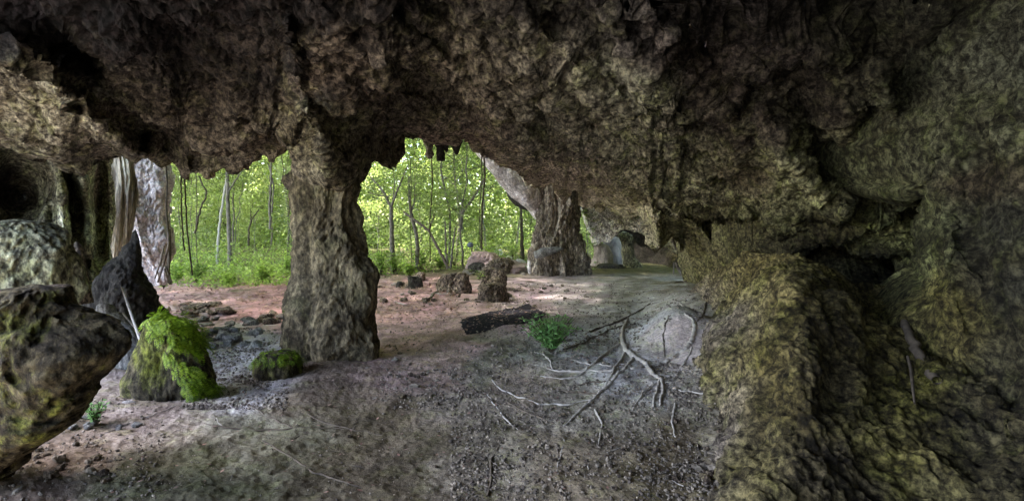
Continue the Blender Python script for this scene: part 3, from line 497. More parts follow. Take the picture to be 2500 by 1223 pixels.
gb('dark_rock', M_dark, 992, 1034, 674, 704, 80, 'dark humped rock at the edge of the green undergrowth')
gb('dark_rock', M_dark, 966, 986, 686, 702, 81, 'small dark mossy rock left of the humped one')
gb('dark_rock', M_brownrock, 1012, 1040, 664, 684, 82, 'reddish brown rock behind the humped dark rock')
# greyish round lump on a thin post, and dark block beside it
pz = hit(1150, 660); D = pz[1]
a = Acc(); a.tube([at(1153, 655, D), at(1153, 625, D), at(1152, 606, D)], [.035, .03, .03], 8); post = link('thin_post', a.mesh('thin_post'), M_vine, label='thin dark post on the heap with a blue grey ball on top', cat='post')
th, ph = np.meshgrid(np.linspace(0, 2*math.pi, 24, endpoint=False), np.linspace(.01, math.pi-.01, 14))
bb = np.stack([np.cos(th)*np.sin(ph)*.125, np.sin(th)*np.sin(ph)*.125, np.cos(ph)*.105], -1)+at(1148, 598, D)
link('ball', mesh_np('ball', bb, gridq(14, 24, True)), plain_mat('blue_grey_cloth', (.09, .11, .16), (.15, .17, .23), 30), parent=post)
gb('dark_block', plain_mat('dark_slate', (.05, .05, .065), (.11, .1, .12), 20), 1158, 1175, 598, 615, 84, 'dark squarish block on the heap right of the thin post', 'rock', amp=.1)
rockcol('white_stone', M_paleblob, [(978, 300, 318), (984, 292, 330), (996, 290, 334), (1006, 294, 330)], 4.55, .8, amp=.05, seed=86, nr=50, ns=60, label='white rounded stone in front of the ferny rock', cat='stone')

# mat
def leaves_flat(C, size):
    n = len(C); an = RNG.uniform(0, 6.3, n); d = np.c_[np.cos(an), np.sin(an), RNG.uniform(-.1, .35, n)]; sd = np.c_[-np.sin(an), np.cos(an), 0*an]; L = size*RNG.uniform(.4, 1.3, (n, 1))
    return np.stack([C, C+d*L*.5+sd*L*.25, C+d*L, C+d*L*.5-sd*L*.25], 1).reshape(-1, 3), np.arange(n*4).reshape(-1, 4)
c = [hit(1120, 782), hit(1142, 816), hit(1338, 782), hit(1292, 740)]
u, v = np.meshgrid(np.linspace(0, 1, 160), np.linspace(0, 1, 120)); u_, v_ = u[..., None], v[..., None]
Pm = (c[0]*(1-u_)+c[3]*u_)*(1-v_)+(c[1]*(1-u_)+c[2]*u_)*v_
Pm[..., :2] += (fbm(Pm*2, 4, 6)*.30)[..., None]; Pm[..., 2] = gz(Pm[..., 0], Pm[..., 1])+fine_z(Pm[..., 0], Pm[..., 1])*.7+.008
n2 = Pm.copy(); n2[..., 2] -= .01
V = np.concatenate([Pm.reshape(-1, 3), n2.reshape(-1, 3)]); q = gridq(120, 160); N = 19200
top = np.arange(160); bot = 119*160+np.arange(160); lf = np.arange(120)*160; rt = lf+159
rim = [np.stack([e[:-1], e[1:], e[1:]+N, e[:-1]+N], -1) for e in (top, bot, lf, rt)]
link('floor_mat', mesh_np('floor_mat', V, np.concatenate([q, q[:, ::-1]+N]+rim)), M_mat, label='crumpled charcoal mat lying on the cave floor', cat='mat')

C = Pm.reshape(-1, 3)[RNG.integers(0, 19200, 120)]+np.array([0, 0, .012]); V, Q = leaves_flat(C, .075); link('mat_litter', mesh_np('mat_litter', V, Q, False), M_litter, kind='stuff', label='dry leaf bits lying on the charcoal mat')
# ------------------------------------------------------------------ roots and sticks
def groundpath(pts, n=30, lift=.0, wob=0.0):
    q = smooth_path(pts, n, 0); q = q+np.stack([fbm(np.stack([np.linspace(0, n/4, n), 0*q[:, 0]+pts[0][0]*.1, 0*q[:, 0]], -1), 2, k)*wob for k in (1, 2)], -1) if wob else q
    P = hit(q[:, 0], q[:, 1]); P[:, 2] += lift; return P
def root(pts, r, mat=None, label=None, cat='root', name='root', parent=None, group=None, lift=.004, wob=7.):
    P = groundpath(pts, max(14, 9*len(pts)), lift, wob); n = len(P); rr = np.interp(np.linspace(0, 1, n), np.linspace(0, 1, len(r)), r)
    a = Acc(); 
    off = P[0].copy() if parent is None else np.array(parent.location)
    a.tube(P-off, rr*.68*(1+.25*np.sin(np.arange(n)*1.7+pts[0][0])), 8, .6, int(pts[0][0]))
    return link(name, a.mesh(name), mat or M_root, parent=parent, label=label, cat=cat if parent is None else None, group=group, loc=off if parent is None else None)
rt_ = root([(1530, 783), (1521, 803), (1523, 833), (1528, 858), (1553, 873), (1579, 892), (1600, 918), (1615, 931)], [.03, .045, .05, .055, .045, .04, .03], label='thick pale forked root crossing the lit floor at the right', name='tree_root')
for pts, r in (([(1615, 931), (1617, 957), (1612, 995)], [.028, .015]), ([(1609, 927), (1598, 974), (1594, 999)], [.02, .012]), ([(1612, 926), (1641, 920)], [.02, .01]), ([(1526, 862), (1502, 901), (1476, 948)], [.025, .015]), ([(1547, 877), (1510, 914), (1480, 946), (1459, 965), (1399, 1021), (1378, 1042)], [.03, .025, .012]), ([(1518, 836), (1468, 873), (1425, 910), (1399, 923), (1374, 927), (1318, 918)], [.03, .025, .015, .008])):
    root(pts, r, name='side_root', parent=rt_)
for pts, r, m, lb in (
    ([(1660, 738), (1675, 756), (1673, 766), (1694, 781), (1696, 798), (1690, 833), (1673, 854), (1643, 873), (1613, 888), (1579, 895), (1540, 901)], [.015, .03, .04, .035, .03, .02], M_root, 'pale root looping round the pinkish hump'),
    ([(1497, 906), (1425, 908), (1357, 908), (1333, 901)], [.024, .024, .02, .01], M_root, 'straight pale root running left across the floor'),
    ([(1348, 905), (1346, 884), (1333, 869), (1297, 858)], [.015, .02, .018, .01], M_root, 'short hooked root below the leafy green plant'),
    ([(1200, 927), (1224, 952), (1292, 980), (1339, 990), (1399, 986), (1442, 978)], [.01, .014, .014, .01], M_root, 'long thin bowed root left of the root fork'),
    ([(1190, 963), (1220, 1004), (1245, 1036), (1262, 1048)], [.006, .012, .012, .005], M_root, 'thin straight pale stick slanting in the foreground'),
    ([(1643, 952), (1677, 957), (1716, 962)], [.02, .014, .01], M_root, 'short pale root at the foot of the mound'),
    ([(1442, 811), (1532, 777), (1587, 741)], [.03, .03, .02], M_rootd, 'straight brown stick lying behind the root fork'),
    ([(1378, 856), (1429, 835), (1485, 807), (1520, 795)], [.02, .025, .02], M_rootd, 'brown stick pointing at the root fork from the left'),
    ([(1568, 760), (1630, 756)], [.02, .02], M_root, 'short straight root near the top of the lit floor'),
    ([(1380, 1068), (1369, 1110), (1357, 1170)], [.008, .010, .005], M_root, 'fine pale twig upright in the foreground gravel'),
    ([(1224, 1080), (1196, 1128), (1200, 1166), (1190, 1213)], [.008, .014, .014, .01], M_rootd, 'dark crooked twig in the bottom foreground'),
    ([(1740, 718), (1722, 745), (1712, 775), (1695, 795)], [.02, .03, .02, .01], M_rootd, 'dark root beside the mound top'),
    ([(1645, 690), (1690, 686), (1735, 680)], [.03, .03, .02], M_rootd, 'dark stick lying at the foot of the far wall'),
    ([(245, 1065), (300, 1040), (350, 1022), (400, 1005), (440, 985)], [.004, .007, .007, .004], M_root, 'long thin stick in front of the ferny rock'),
    ([(600, 985), (640, 1010), (700, 1040), (760, 1060)], [.006, .009, .009, .004], M_rootd, 'faint dark twig in the middle foreground'),
    ([(500, 1035), (560, 1048), (650, 1052), (760, 1044), (860, 1048)], [.008, .010, .008, .004], M_rootd, 'long dark root line crossing the foreground'),
    ([(750, 1010), (800, 1035), (860, 1050), (930, 1062)], [.006, .01, .008, .004], M_rootd, 'dark twig right of the foreground root line'),
    ([(640, 1075), (700, 1110), (770, 1155), (840, 1175), (880, 1190)], [.006, .009, .009, .005], M_rootd, 'slanting dark root near the bottom edge'),
    ([(520, 880), (545, 884), (562, 885)], [.012, .012, .01], M_rootd, 'short dark stick on the pale gravel left of the pillar'),
    ([(1035, 741), (1060, 718), (1080, 708)], [.05, .06, .03], M_bark, 'broken grey branch lying left of the square boulder'),
    ([(965, 738), (992, 745)], [.02, .02], M_root, 'small pale twig behind the big pillar'),
    ([(1056, 716), (1096, 719)], [.035, .035], M_paleblob, 'white straight stick below the square boulder'),
    ([(1148, 663), (1175, 665)], [.04, .04], M_paleblob, 'white stick at the foot of the earth heap'),
    ([(1578, 637), (1610, 640), (1645, 642)], [.07, .07, .06], M_root, 'horizontal root reaching out of the far recess')):
    root(pts, r, m, lb, 'stick' if 'stick' in lb or 'twig' in lb or 'branch' in lb else 'root', 'stick' if 'stick' in lb or 'twig' in lb or 'branch' in lb else 'root')
for k, pts in enumerate([[(1640, 762), (1625, 790), (1618, 830), (1622, 870)], [(1540, 885), (1500, 893), (1440, 890), (1400, 880)], [(1600, 935), (1570, 960), (1545, 1000)], [(1470, 958), (1430, 962), (1380, 955), (1340, 950)], [(1690, 850), (1668, 890), (1640, 930)], [(1560, 780), (1530, 800), (1480, 830), (1420, 845)], [(1240, 985), (1290, 1010), (1350, 1035)], [(1455, 1000), (1470, 1040), (1460, 1090)], [(1650, 985), (1640, 1030), (1650, 1070)], [(1500, 930), (1440, 935), (1395, 945)]]):
    root(pts, [.016, .014, .006], M_root if k % 3 else M_rootd, ['thin root dropping over the left side of the pinkish hump', 'thin root just above the straight pale root', 'thin root branching below the root fork', 'slender root between the straight root and the bowed root', 'thin root running below the loop at the mound foot', 'thin root slanting down left behind the root fork', 'short thin root below the bowed root', 'thin wavy root in the gravel below the root fork', 'thin upright root near the foot of the mound', 'fine root under the straight pale root'][k])
def free_tube(name, pts, r, mat, label, cat, n=40, jit=0., rough=.3, group=None):
    P = smooth_path([at(*q) for q in pts], n, jit); a = Acc(); a.tube(P-P[0], np.interp(np.linspace(0, 1, n), np.linspace(0, 1, len(r)), r), 9, rough, 3)
    return link(name, a.mesh(name), mat, label=label, cat=cat, group=group, loc=P[0])
dm = lambda X, Y, k=-.2: (X, Y, float(moundD(np.array([float(X)]), np.array([float(Y)]))[0])+k)
free_tube('root', [dm(2250, 704), dm(2226, 722), dm(2212, 754), dm(2209, 790), dm(2226, 831), dm(2250, 878), dm(2268, 908), dm(2288, 928)], [.03, .035, .034, .03, .034, .038, .03], M_rootd, 'thick brown root curving down the right hand cleft', 'root', jit=.006)
free_tube('root', [dm(2216, 870), dm(2224, 900), dm(2233, 985)], [.01, .012, .006], M_rootd, 'thin rootlet hanging left of the thick curved root', 'root')
free_tube('root', [(1640, 580, 16.), (1648, 600, 16.3), (1662, 618, 16.4), (1665, 655, 16.2)], [.04, .05, .06, .04], M_rootd, 'knotted root hanging at the far wall', 'root')
free_tube('root', [(1650, 640, 16.), (1655, 655, 16.), (1664, 672, 16.)], [.03, .04, .03], M_rootd, 'short buttress root beneath the knotted root', 'root')
free_tube('root', [(1645, 640, 16.3), (1644, 670, 16.3)], [.02, .02], M_rootd, 'short straight root left of the buttress root', 'root')
free_tube('leaning_stick', [(298, 702, 6.3), (318, 760, 5.9), (342, 830, 5.5)], [.012, .014, .014], M_root, 'thin straight stick leaning against the black pointed boulder', 'stick')
free_tube('leaning_stick', [(300, 765, 6.0), (330, 800, 5.7), (358, 832, 5.4)], [.008, .01, .01], M_rootd, 'dark thin stick leaning right of the pale leaning stick', 'stick')
for k, (pts, r) in enumerate([([(404, 385, 12.1), (408, 450, 12.1), (406, 510, 12.1), (410, 560, 12.1), (414, 640, 12.1), (408, 690, 12.1)], .018), ([(410, 540, 12.2), (412, 600, 12.0), (398, 650, 11.9), (385, 690, 11.9)], .026), ([(412, 560, 12.4), (414, 620, 12.3), (410, 660, 12.2), (416, 695, 12.2)], .04), ([(400, 600, 12.), (392, 640, 11.8), (378, 680, 11.8)], .02), ([(405, 650, 12), (420, 690, 12)], .018), ([(402, 655, 12), (412, 692, 12)], .018)]):
    free_tube('climbing_root', pts, [r, r, r*.8], M_rootd if k%2 else M_vine, ['dark vine running down the right edge of the pale column', 'pale root slanting across the foot of the pale column', 'thick pale root on the right foot of the pale column', 'short root left of the slanting root on the pale column', 'prop root splayed rightmost at the foot of the pale column', 'prop root just left of the rightmost one at the pale column'][k], 'root')

# ------------------------------------------------------------------ loose stones and gravel
def stone_mesh(seed, sub=10):
    th, ph = np.meshgrid(np.linspace(0, 2*math.pi, sub, endpoint=False), np.linspace(.02, math.pi-.02, max(5, sub//2)))
    P = np.stack([np.cos(th)*np.sin(ph), np.sin(th)*np.sin(ph), .62*np.cos(ph)], -1)
    P = P*(1+fbm(P*1.3+seed*7.7, 3, seed)[..., None]*1.5); P = np.round(P*2.6)/2.6*.35+P*.65
    P[0] = P[0].mean(0); P[-1] = P[-1].mean(0)
    return mesh_np('stone', P, gridq(P.shape[0], sub, True), False)
SM = [stone_mesh(k, 12) for k in range(6)]
def stone_set(mats):
    out = []
    for m in mats:
        for s in SM:
            c_ = s.copy(); c_.materials.append(m); out.append(c_)
    return out
ST_grey, ST_brown = stone_set([M_grey]), stone_set([M_brownrock, M_gravel])
def strew(meshes, n, poly, smin, smax, label, group, name='stone', flat=1.):
    x0, x1, y0, y1 = poly
    PP = hit([random.uniform(x0, x1) for _ in range(n)], [random.uniform(y0, y1) for _ in range(n)])
    for k in range(n):
        p = PP[k]; s = random.uniform(smin, smax)
        o = bpy.data.objects.new(name, meshes[k % len(meshes)]); COL.objects.link(o)
        o.location = (p[0], p[1], p[2]+s*.25); o.scale = (s*random.uniform(.8, 1.3), s*random.uniform(.8, 1.2), s*random.uniform(.7, 1.1)*flat)
        o.rotation_euler = (random.uniform(-.3, .3), random.uniform(-.3, .3), random.uniform(0, 6.3)); o['label'] = label; o['category'] = 'stone'; o['group'] = group
strew(ST_brown[:6], 26, (450, 560, 742, 775), .07, .17, 'dark flat slab piled at the back of the stone heap beside the left opening', 'dark slabs at the back of the heap', 'flat_stone', .45)
strew(ST_grey, 34, (470, 640, 775, 850), .05, .13, 'grey lump in the stone heap between the ferny rock and the big pillar', 'grey stones of the heap')
strew(ST_brown, 9, (640, 700, 765, 792), .05, .13, 'brown lump in the small cluster at the left foot of the big pillar', 'small cluster by the pillar')
strew(ST_brown, 26, (1140, 1300, 652, 672), .08, .2, 'broken stone piled on the front of the earth heap', 'stones of the earth heap')
strew(ST_grey, 12, (1235, 1310, 640, 668), .07, .16, 'light stone scattered between the earth heap and the distant pillar', 'stones before the distant pillar')
strew(ST_brown, 16, (920, 1060, 690, 750), .05, .11, 'brown stone lying on the red soil left of the square boulder', 'stones on the red soil')
strew(ST_brown, 22, (1050, 1270, 700, 745), .03, .08, 'broken bit of rock lying round the middle boulders', 'debris round the middle boulders')
strew(ST_brown, 18, (950, 1110, 860, 1000), .018, .045, 'small dark stone on the floor right of the big pillar foot', 'stones right of the pillar')
strew(ST_brown, 20, (1250, 1700, 1000, 1200), .014, .032, 'brown pebble standing proud in the foreground gravel', 'foreground pebbles')
strew(ST_brown, 22, (1700, 1760, 850, 1210), .015, .05, 'loose stone along the foot of the earth mound', 'stones at the mound foot')
strew(ST_brown, 24, (700, 1150, 880, 1200), .008, .022, 'small pebble on the trodden earth in the foreground', 'pebbles on the trodden earth')
strew(ST_grey, 10, (150, 340, 985, 1060), .015, .035, 'small stone around the white rounded stone', 'stones near the white stone')
strew(ST_brown, 16, (20, 260, 1080, 1200), .02, .045, 'earth crusted stone under the mossy boulder', 'stones under the boulder')
strew(ST_brown, 14, (1260, 1480, 690, 760), .03, .07, 'small stone between the squat boulder and the far wall', 'stones in front of the distant pillar')

for k in range(26):
    X0, Y0 = random.uniform(480, 1700), random.uniform(880, 1200); an = random.uniform(0, 6.3); L = random.uniform(15, 45)
    root([(X0, Y0), (X0+math.cos(an)*L*.5+random.uniform(-4, 4), Y0+math.sin(an)*L*.3), (X0+math.cos(an)*L, Y0+math.sin(an)*L*.55)], [.004, .006, .003], M_rootd if k % 3 else M_root, 'tiny twig lying loose on the cave floor', 'twig', 'twig', group='tiny loose twigs on the cave floor', wob=2)
def ico():
    t = (1+5**.5)/2; v = np.array([(-1, t, 0), (1, t, 0), (-1, -t, 0), (1, -t, 0), (0, -1, t), (0, 1, t), (0, -1, -t), (0, 1, -t), (t, 0, -1), (t, 0, 1), (-t, 0, -1), (-t, 0, 1)], float); v /= np.linalg.norm(v[0])
    f = np.array([(0, 11, 5), (0, 5, 1), (0, 1, 7), (0, 7, 10), (0, 10, 11), (1, 5, 9), (5, 11, 4), (11, 10, 2), (10, 7, 6), (7, 1, 8), (3, 9, 4), (3, 4, 2), (3, 2, 6), (3, 6, 8), (3, 8, 9), (4, 9, 5), (2, 4, 11), (6, 2, 10), (8, 6, 7), (9, 8, 1)]); return v, f
IV, IF = ico()
def gravel(n, zones):
    X = []; Y = []; Sz = []
    for (x0, x1, y0, y1, wgt, s0, s1) in zones:
        m = int(n*wgt); X.append(RNG.uniform(x0, x1, m)); Y.append(RNG.uniform(y0, y1, m)); Sz.append(s0+(s1-s0)*RNG.uniform(0, 1, m)**2.5)
    X = np.concatenate(X); Y = np.concatenate(Y); Sz = np.concatenate(Sz); D = 2000./(Y-YH)
    for _ in range(3): D = (EYE-gz((X-1250)/F*D, D))*F/(Y-YH)
    x = (X-1250)/F*D; n = len(X); keep = (fbm(np.stack([x, D, 0*x], -1)*1.6, 3, 66) > RNG.uniform(-.3, .12, n)); x, D, Sz = x[keep], D[keep], Sz[keep]; n = len(x)
    z = gz(x, D)
    V = IV[None]*(1+RNG.uniform(-.35, .35, (n, 12, 1)))*(RNG.uniform(.6, 1.2, (n, 1, 3)))*Sz[:, None, None]
    a = RNG.uniform(0, 6.3, n); ca, sa = np.cos(a)[:, None], np.sin(a)[:, None]; vx = V[..., 0]*ca-V[..., 1]*sa; vy = V[..., 0]*sa+V[..., 1]*ca
    V = np.stack([vx+x[:, None], vy+D[:, None], V[..., 2]*.8+z[:, None]+Sz[:, None]*.3], -1)
    Q = (IF[None]+np.arange(n)[:, None, None]*12).reshape(-1, 3); return mesh_np('gravel', V, Q, False)
link('gravel', gravel(36000, [(1100, 1760, 900, 1223, .26, .003, .016), (1200, 1720, 690, 900, .20, .006, .024), (440, 700, 800, 1000, .13, .005, .02), (50, 1200, 960, 1223, .07, .002, .008), (930, 1300, 700, 1000, .12, .004, .018), (0, 400, 960, 1223, .06, .003, .016)]), M_gravel,
     kind='stuff', label='fine gravel and crumbs of stone strewn over the cave floor')

# ------------------------------------------------------------------ leaves
def leaves(C, size, up=0.3, ratio=.45, dirs=None):
    n = len(C); d = RNG.normal(0, 1, (n, 3)) if dirs is None else dirs+RNG.normal(0, .25, (n, 3)); 
    if dirs is None: d[:, 2] = d[:, 2]*.5-.2
    d /= np.linalg.norm(d, axis=1, keepdims=True); nn = RNG.normal(0, .6, (n, 3)); nn[:, 2] += up*3
    s = np.cross(d, nn); s /= np.linalg.norm(s, axis=1, keepdims=True)+1e-9; L = np.asarray(size)*RNG.uniform(.6, 1.3, n); L = L[:, None]
    V = np.stack([C, C+d*L*.45+s*L*ratio*.5, C+d*L, C+d*L*.45-s*L*ratio*.5], 1)
    return V.reshape(-1, 3), np.arange(n*4).reshape(-1, 4)
n = 5200
X = RNG.uniform(390, 1120, n); Y = RNG.uniform(655, 800, n)**1.0; keep = ((X < 715) & (Y > 690)) | ((X > 915) & (Y > 655) & (Y < 780)); X, Y = X[keep], Y[keep]
keep = RNG.uniform(0, 1, len(Y)) < np.clip((800-Y)/90, 0.08, 1); X, Y = X[keep], Y[keep]
D = 2000./(Y-YH); x = (X-1250)/F*D; C = np.stack([x, D, gz(x, D)+.03], -1); V, Q = leaves(C, .11, 1.5, .5, dirs=np.c_[RNG.normal(0, 1, (len(C), 2)), np.zeros(len(C))])
link('leaf_litter', mesh_np('leaf_litter', V, Q, False), M_litter, kind='stuff', label='dry reddish leaves littering the soil at the cave mouth')

C = np.stack([RNG.uniform(-2.6, 2.2, 700), RNG.uniform(2.8, 9.5, 700)], -1); C = np.c_[C, gz(C[:, 0], C[:, 1])+fine_z(C[:, 0], C[:, 1])+.008]
V, Q = leaves_flat(C, .034); link('leaf_crumbs', mesh_np('leaf_crumbs', V, Q, False), M_litter, kind='stuff', label='small dry leaf crumbs on the cave floor')
# ferns draped over the two rocks
def frond(P, d, L, rn):
    k = 9; pts = []; q = P.copy(); dd = d.copy(); Vs = []
    for i in range(k):
        q2 = q+dd*L/k; w_ = L*.26*math.sin(math.pi*(i+1.2)/(k+1.4)); s = np.cross(dd, rn); s /= np.linalg.norm(s)+1e-9
        for sg in (-1, 1): Vs.append([q, q+s*sg*w_*.5+dd*w_*.05+rn*w_*.08, q+s*sg*w_+dd*w_*.35, q+s*sg*w_*.5+dd*w_*.42])
        q = q2; dd = dd+np.array([0, 0, -.13]); dd /= np.linalg.norm(dd)
    return Vs
def fern_part(o, xr, yr, n, L, name, bias):
    co = np.empty(len(o.data.vertices)*3, np.float32); o.data.vertices.foreach_get('co', co); co = co.reshape(-1, 3).astype(float); W = co+np.array(o.location)
    nr_ = np.empty(len(co)*3, np.float32); o.data.vertices.foreach_get('normal', nr_); nr_ = nr_.reshape(-1, 3).astype(float)
    cen = co.mean(0); sg = np.sign(((co-cen)*nr_).sum(1).mean()); nr_ *= sg
    Xp, Yp = project(W); ok = bias(Xp, Yp) & (nr_[:, 1] < .35) & (nr_[:, 2] > -.35)
    idx = np.where(ok)[0]; Vs = []
    for i in RNG.choice(idx, n):
        m = nr_[i]; d = m*.35+np.array([.55, -.25, -.25])+RNG.normal(0, .25, 3); d /= np.linalg.norm(d)
        Vs += frond(co[i]+m*.01, d, L*RNG.uniform(.6, 1.3), m)
    V = np.array(Vs).reshape(-1, 3); return link(name, mesh_np(name, V, np.arange(len(V)).reshape(-1, 4), False), M_fern, parent=o, kind='stuff')
edge = cur([(760, 355), (800, 372), (850, 400), (900, 425), (950, 452), (985, 470)])
fern_part(fr, 0, 0, 560, .125, 'ferns', lambda X, Y: (X > edge(Y)-8) & (Y < 972) & (fbm(np.stack([(X+Y*.7)/75, (Y-X*.9)/17, 0*X], -1), 2, 3) > .01))
fern_part(fr2, 0, 0, 200, .085, 'ferns', lambda X, Y: (Y < 892-(X > 650)*6) & (Y > 830))

def leafy_plant(name, base, h, spread, nst, nl, lsz, mat, label, cat, droop=.2, group=None, blade=.45):
    root_ = link(name, None, None, label=label, cat=cat, group=group, loc=base); a = Acc(); C = []; Dr = []
    for k in range(nst):
        an = random.uniform(0, 6.3); rr = random.uniform(.1, 1)*spread; tip = np.array([math.cos(an)*rr, math.sin(an)*rr, h*random.uniform(.5, 1)])
        P = smooth_path([np.zeros(3), tip*np.array([.4, .4, .55]), tip], 8, .004); a.tube(P, np.linspace(.006, .002, 8)*max(1, h), 4)
        for j in range(nl):
            t = random.uniform(.3, 1); i = int(t*7); C.append(P[i]); v = RNG.normal(0, 1, 3); v[2] = abs(v[2])*.3-droop; Dr.append(v)
    link('stem', a.mesh('stem'), M_vine, parent=root_); V, Q = leaves(np.array(C), lsz, .6, blade, dirs=np.array(Dr)); link('foliage', mesh_np('foliage', V, Q, False), mat, parent=root_)
    return root_
M_leafH = leaf_mat('herb_leaf', (.10, .20, .08), (.20, .38, .14), (.32, .52, .2), trans=.35)
leafy_plant('leafy_plant', hit(1347, 862), .56, .50, 80, 26, .065, M_leafH, 'bushy light green plant growing on the bare cave floor beside the mat', 'plant')
leafy_plant('leafy_plant', hit(232, 1035), .2, .1, 14, 16, .035, M_leafH, 'small green plant under the right end of the mossy boulder', 'plant')
leafy_plant('leafy_plant', hit(215, 985)+np.array([0, 0, .05]), .12, .08, 8, 10, .03, M_leafH, 'tiny green sprig on the side of the mossy boulder', 'plant')
leafy_plant('leafy_plant', hit(400, 708), .55, .22, 14, 16, .1, M_leafG, 'yellow green weed at the foot of the pale column', 'plant')
leafy_plant('leafy_plant', hit(1295, 668), .4, .25, 14, 16, .09, M_leafH, 'small weed at the left foot of the distant pillar', 'plant')
leafy_plant('moss_tuft', at(709, 772, 6.2), .1, .1, 14, 14, .05, M_fern, 'yellow green fern tuft on the left flank of the big pillar', 'plant')
leafy_plant('grass_tuft', hit(1110, 655)+np.array([0, 0, .1]), .8, .55, 26, 2, .55, M_leafG, 'spiky strap leaved plant at the edge of the undergrowth', 'plant', blade=.09)
leafy_plant('grass_tuft', hit(1170, 712)+np.array([0, 0, .3]), .3, .15, 12, 3, .2, M_leafG, 'spiky green tuft growing against the jagged rock', 'plant', blade=.12)

# ------------------------------------------------------------------ forest
def rnd_tree(seed, h, lean, nb, nleaf, lsz, lo, r0, leafmat, barkmat, spread=1.6):
    st = random.getstate(); random.seed(seed); rng = np.random.default_rng(seed)
    tr = Acc(); n = 22; P = smooth_path([(0, 0, -.2), (lean*.2+random.uniform(-.3, .3), random.uniform(-.2, .2), h*.2), (lean*.3+random.uniform(-.35, .35), random.uniform(-.2, .2), h*.42), (lean*.7+random.uniform(-.3, .3), random.uniform(-.3, .3), h*.7), (lean, 0, h)], n, .025); r0 = r0*.72
    tr.tube(P, np.linspace(r0, r0*.35, n), 8, .25, seed); C = []
    for k in range(nb):
        i = int(n*random.uniform(lo, .97)); i = min(i, n-2); an = random.uniform(0, 6.3); L = spread*random.uniform(.5, 1.2)*(1.1-.5*i/n)
        e = P[i]+np.array([math.cos(an)*L, math.sin(an)*L, L*random.uniform(.05, .8)]); B = smooth_path([P[i], (P[i]+e)/2+np.array([0, 0, .12]), e], 9, .02)
        tr.tube(B, np.linspace(r0*.38, r0*.1, 9), 5)
        for j in range(4):
            b = B[random.randint(3, 8)]; e2 = b+rng.normal(0, .38, 3)*np.array([1, 1, .6]); T = smooth_path([b, e2], 4); tr.tube(T, [r0*.12, r0*.1, r0*.08, r0*.05], 4)
            m = max(4, nleaf//(nb*4)); C.append(e2+rng.normal(0, 1, (m, 3))*np.array([.32, .32, .16])*random.uniform(.6, 1.3))
    V, Q = leaves(np.concatenate(C), lsz, .5, .5); random.setstate(st)
    tm = tr.mesh('trunk'); tm.materials.append(barkmat); cm = mesh_np('crown', V, Q, False); cm.materials.append(leafmat); return tm, cm
PROTO = [rnd_tree(1, 8.5, .6, 22, 5200, .13, .2, .055, M_leafA, M_bark), rnd_tree(2, 9.5, -.8, 24, 5200, .12, .25, .07, M_leafB, M_bark), rnd_tree(3, 7.0, .4, 18, 4200, .13, .15, .04, M_leafC, M_midbark),
         rnd_tree(4, 11, -.3, 26, 6000, .14, .3, .085, M_leafA, M_midbark, 2.2), rnd_tree(5, 6.0, .9, 18, 4200, .12, .12, .035, M_leafA, M_bark, 1.3), rnd_tree(6, 10, .2, 24, 5200, .14, .3, .08, M_leafC, M_bark, 2.0)]
TL = ['thin leafy forest tree among its fellows beyond the cave mouth', 'slim dark leaved tree in the forest beyond the cave mouth', 'pale barked sapling with yellow green leaves in the forest', 'taller pale barked tree standing back in the forest', 'low leaning sapling in the forest beyond the cave mouth', 'yellow green leaved tree with dark bark in the forest']
PLACED = []
def put_tree(k, x, y, s=1., rz=None, label=None):
    X_ = 1250+x/y*F
    if X_ < 385 or 745 < X_ < 872 or 1335 < X_ < 1425 or X_ > 1465: return
    o = link('forest_tree', None, None, label=TL[k], cat='tree', group='forest trees beyond the cave mouth', loc=(x, y, float(gz(x, y)))); PLACED.append((X_, k, o))
    o.rotation_euler[2] = random.uniform(0, 6.3) if rz is None else rz; o.scale = (s, s, s)
    link('trunk', PROTO[k][0], None, parent=o); link('crown', PROTO[k][1], None, parent=o)
yy = 19.5; cnt = 0
for row, (y0, step) in enumerate([(22, 3.0), (26, 3.2), (31, 3.2), (36, 3.6)]):
    x0, x1 = -.78*y0-1, .15*y0+.5
    m = int((x1-x0)/step)
    for j in range(m):
        x = x0+(j+random.uniform(.1, .9))*(x1-x0)/m; y = y0+random.uniform(-1.6, 1.6)
        put_tree(random.randrange(6), x, y, random.uniform(.8, 1.25)); cnt += 1
ORD = ['first', 'second', 'third', 'fourth', 'fifth', 'sixth', 'seventh', 'eighth', 'ninth', 'tenth', 'eleventh', 'twelfth']
LOOK = ['thin dark barked forest tree', 'slim forest tree with dull green leaves', 'short mossy barked sapling with yellow green leaves', 'tall mossy barked forest tree', 'low leaning sapling', 'dark barked forest tree with yellow green leaves']
for a0, a1, opn in ((380, 750, 'left opening'), (870, 1340, 'middle opening'), (1340, 1500, 'small far opening')):
    for k in range(6):
        for r_, (X_, _, o) in enumerate(sorted([t for t in PLACED if a0 <= t[0] < a1 and t[1] == k], key=lambda t: t[0])): o['label'] = LOOK[k]+', '+ORD[r_]+' from the left, '+opn
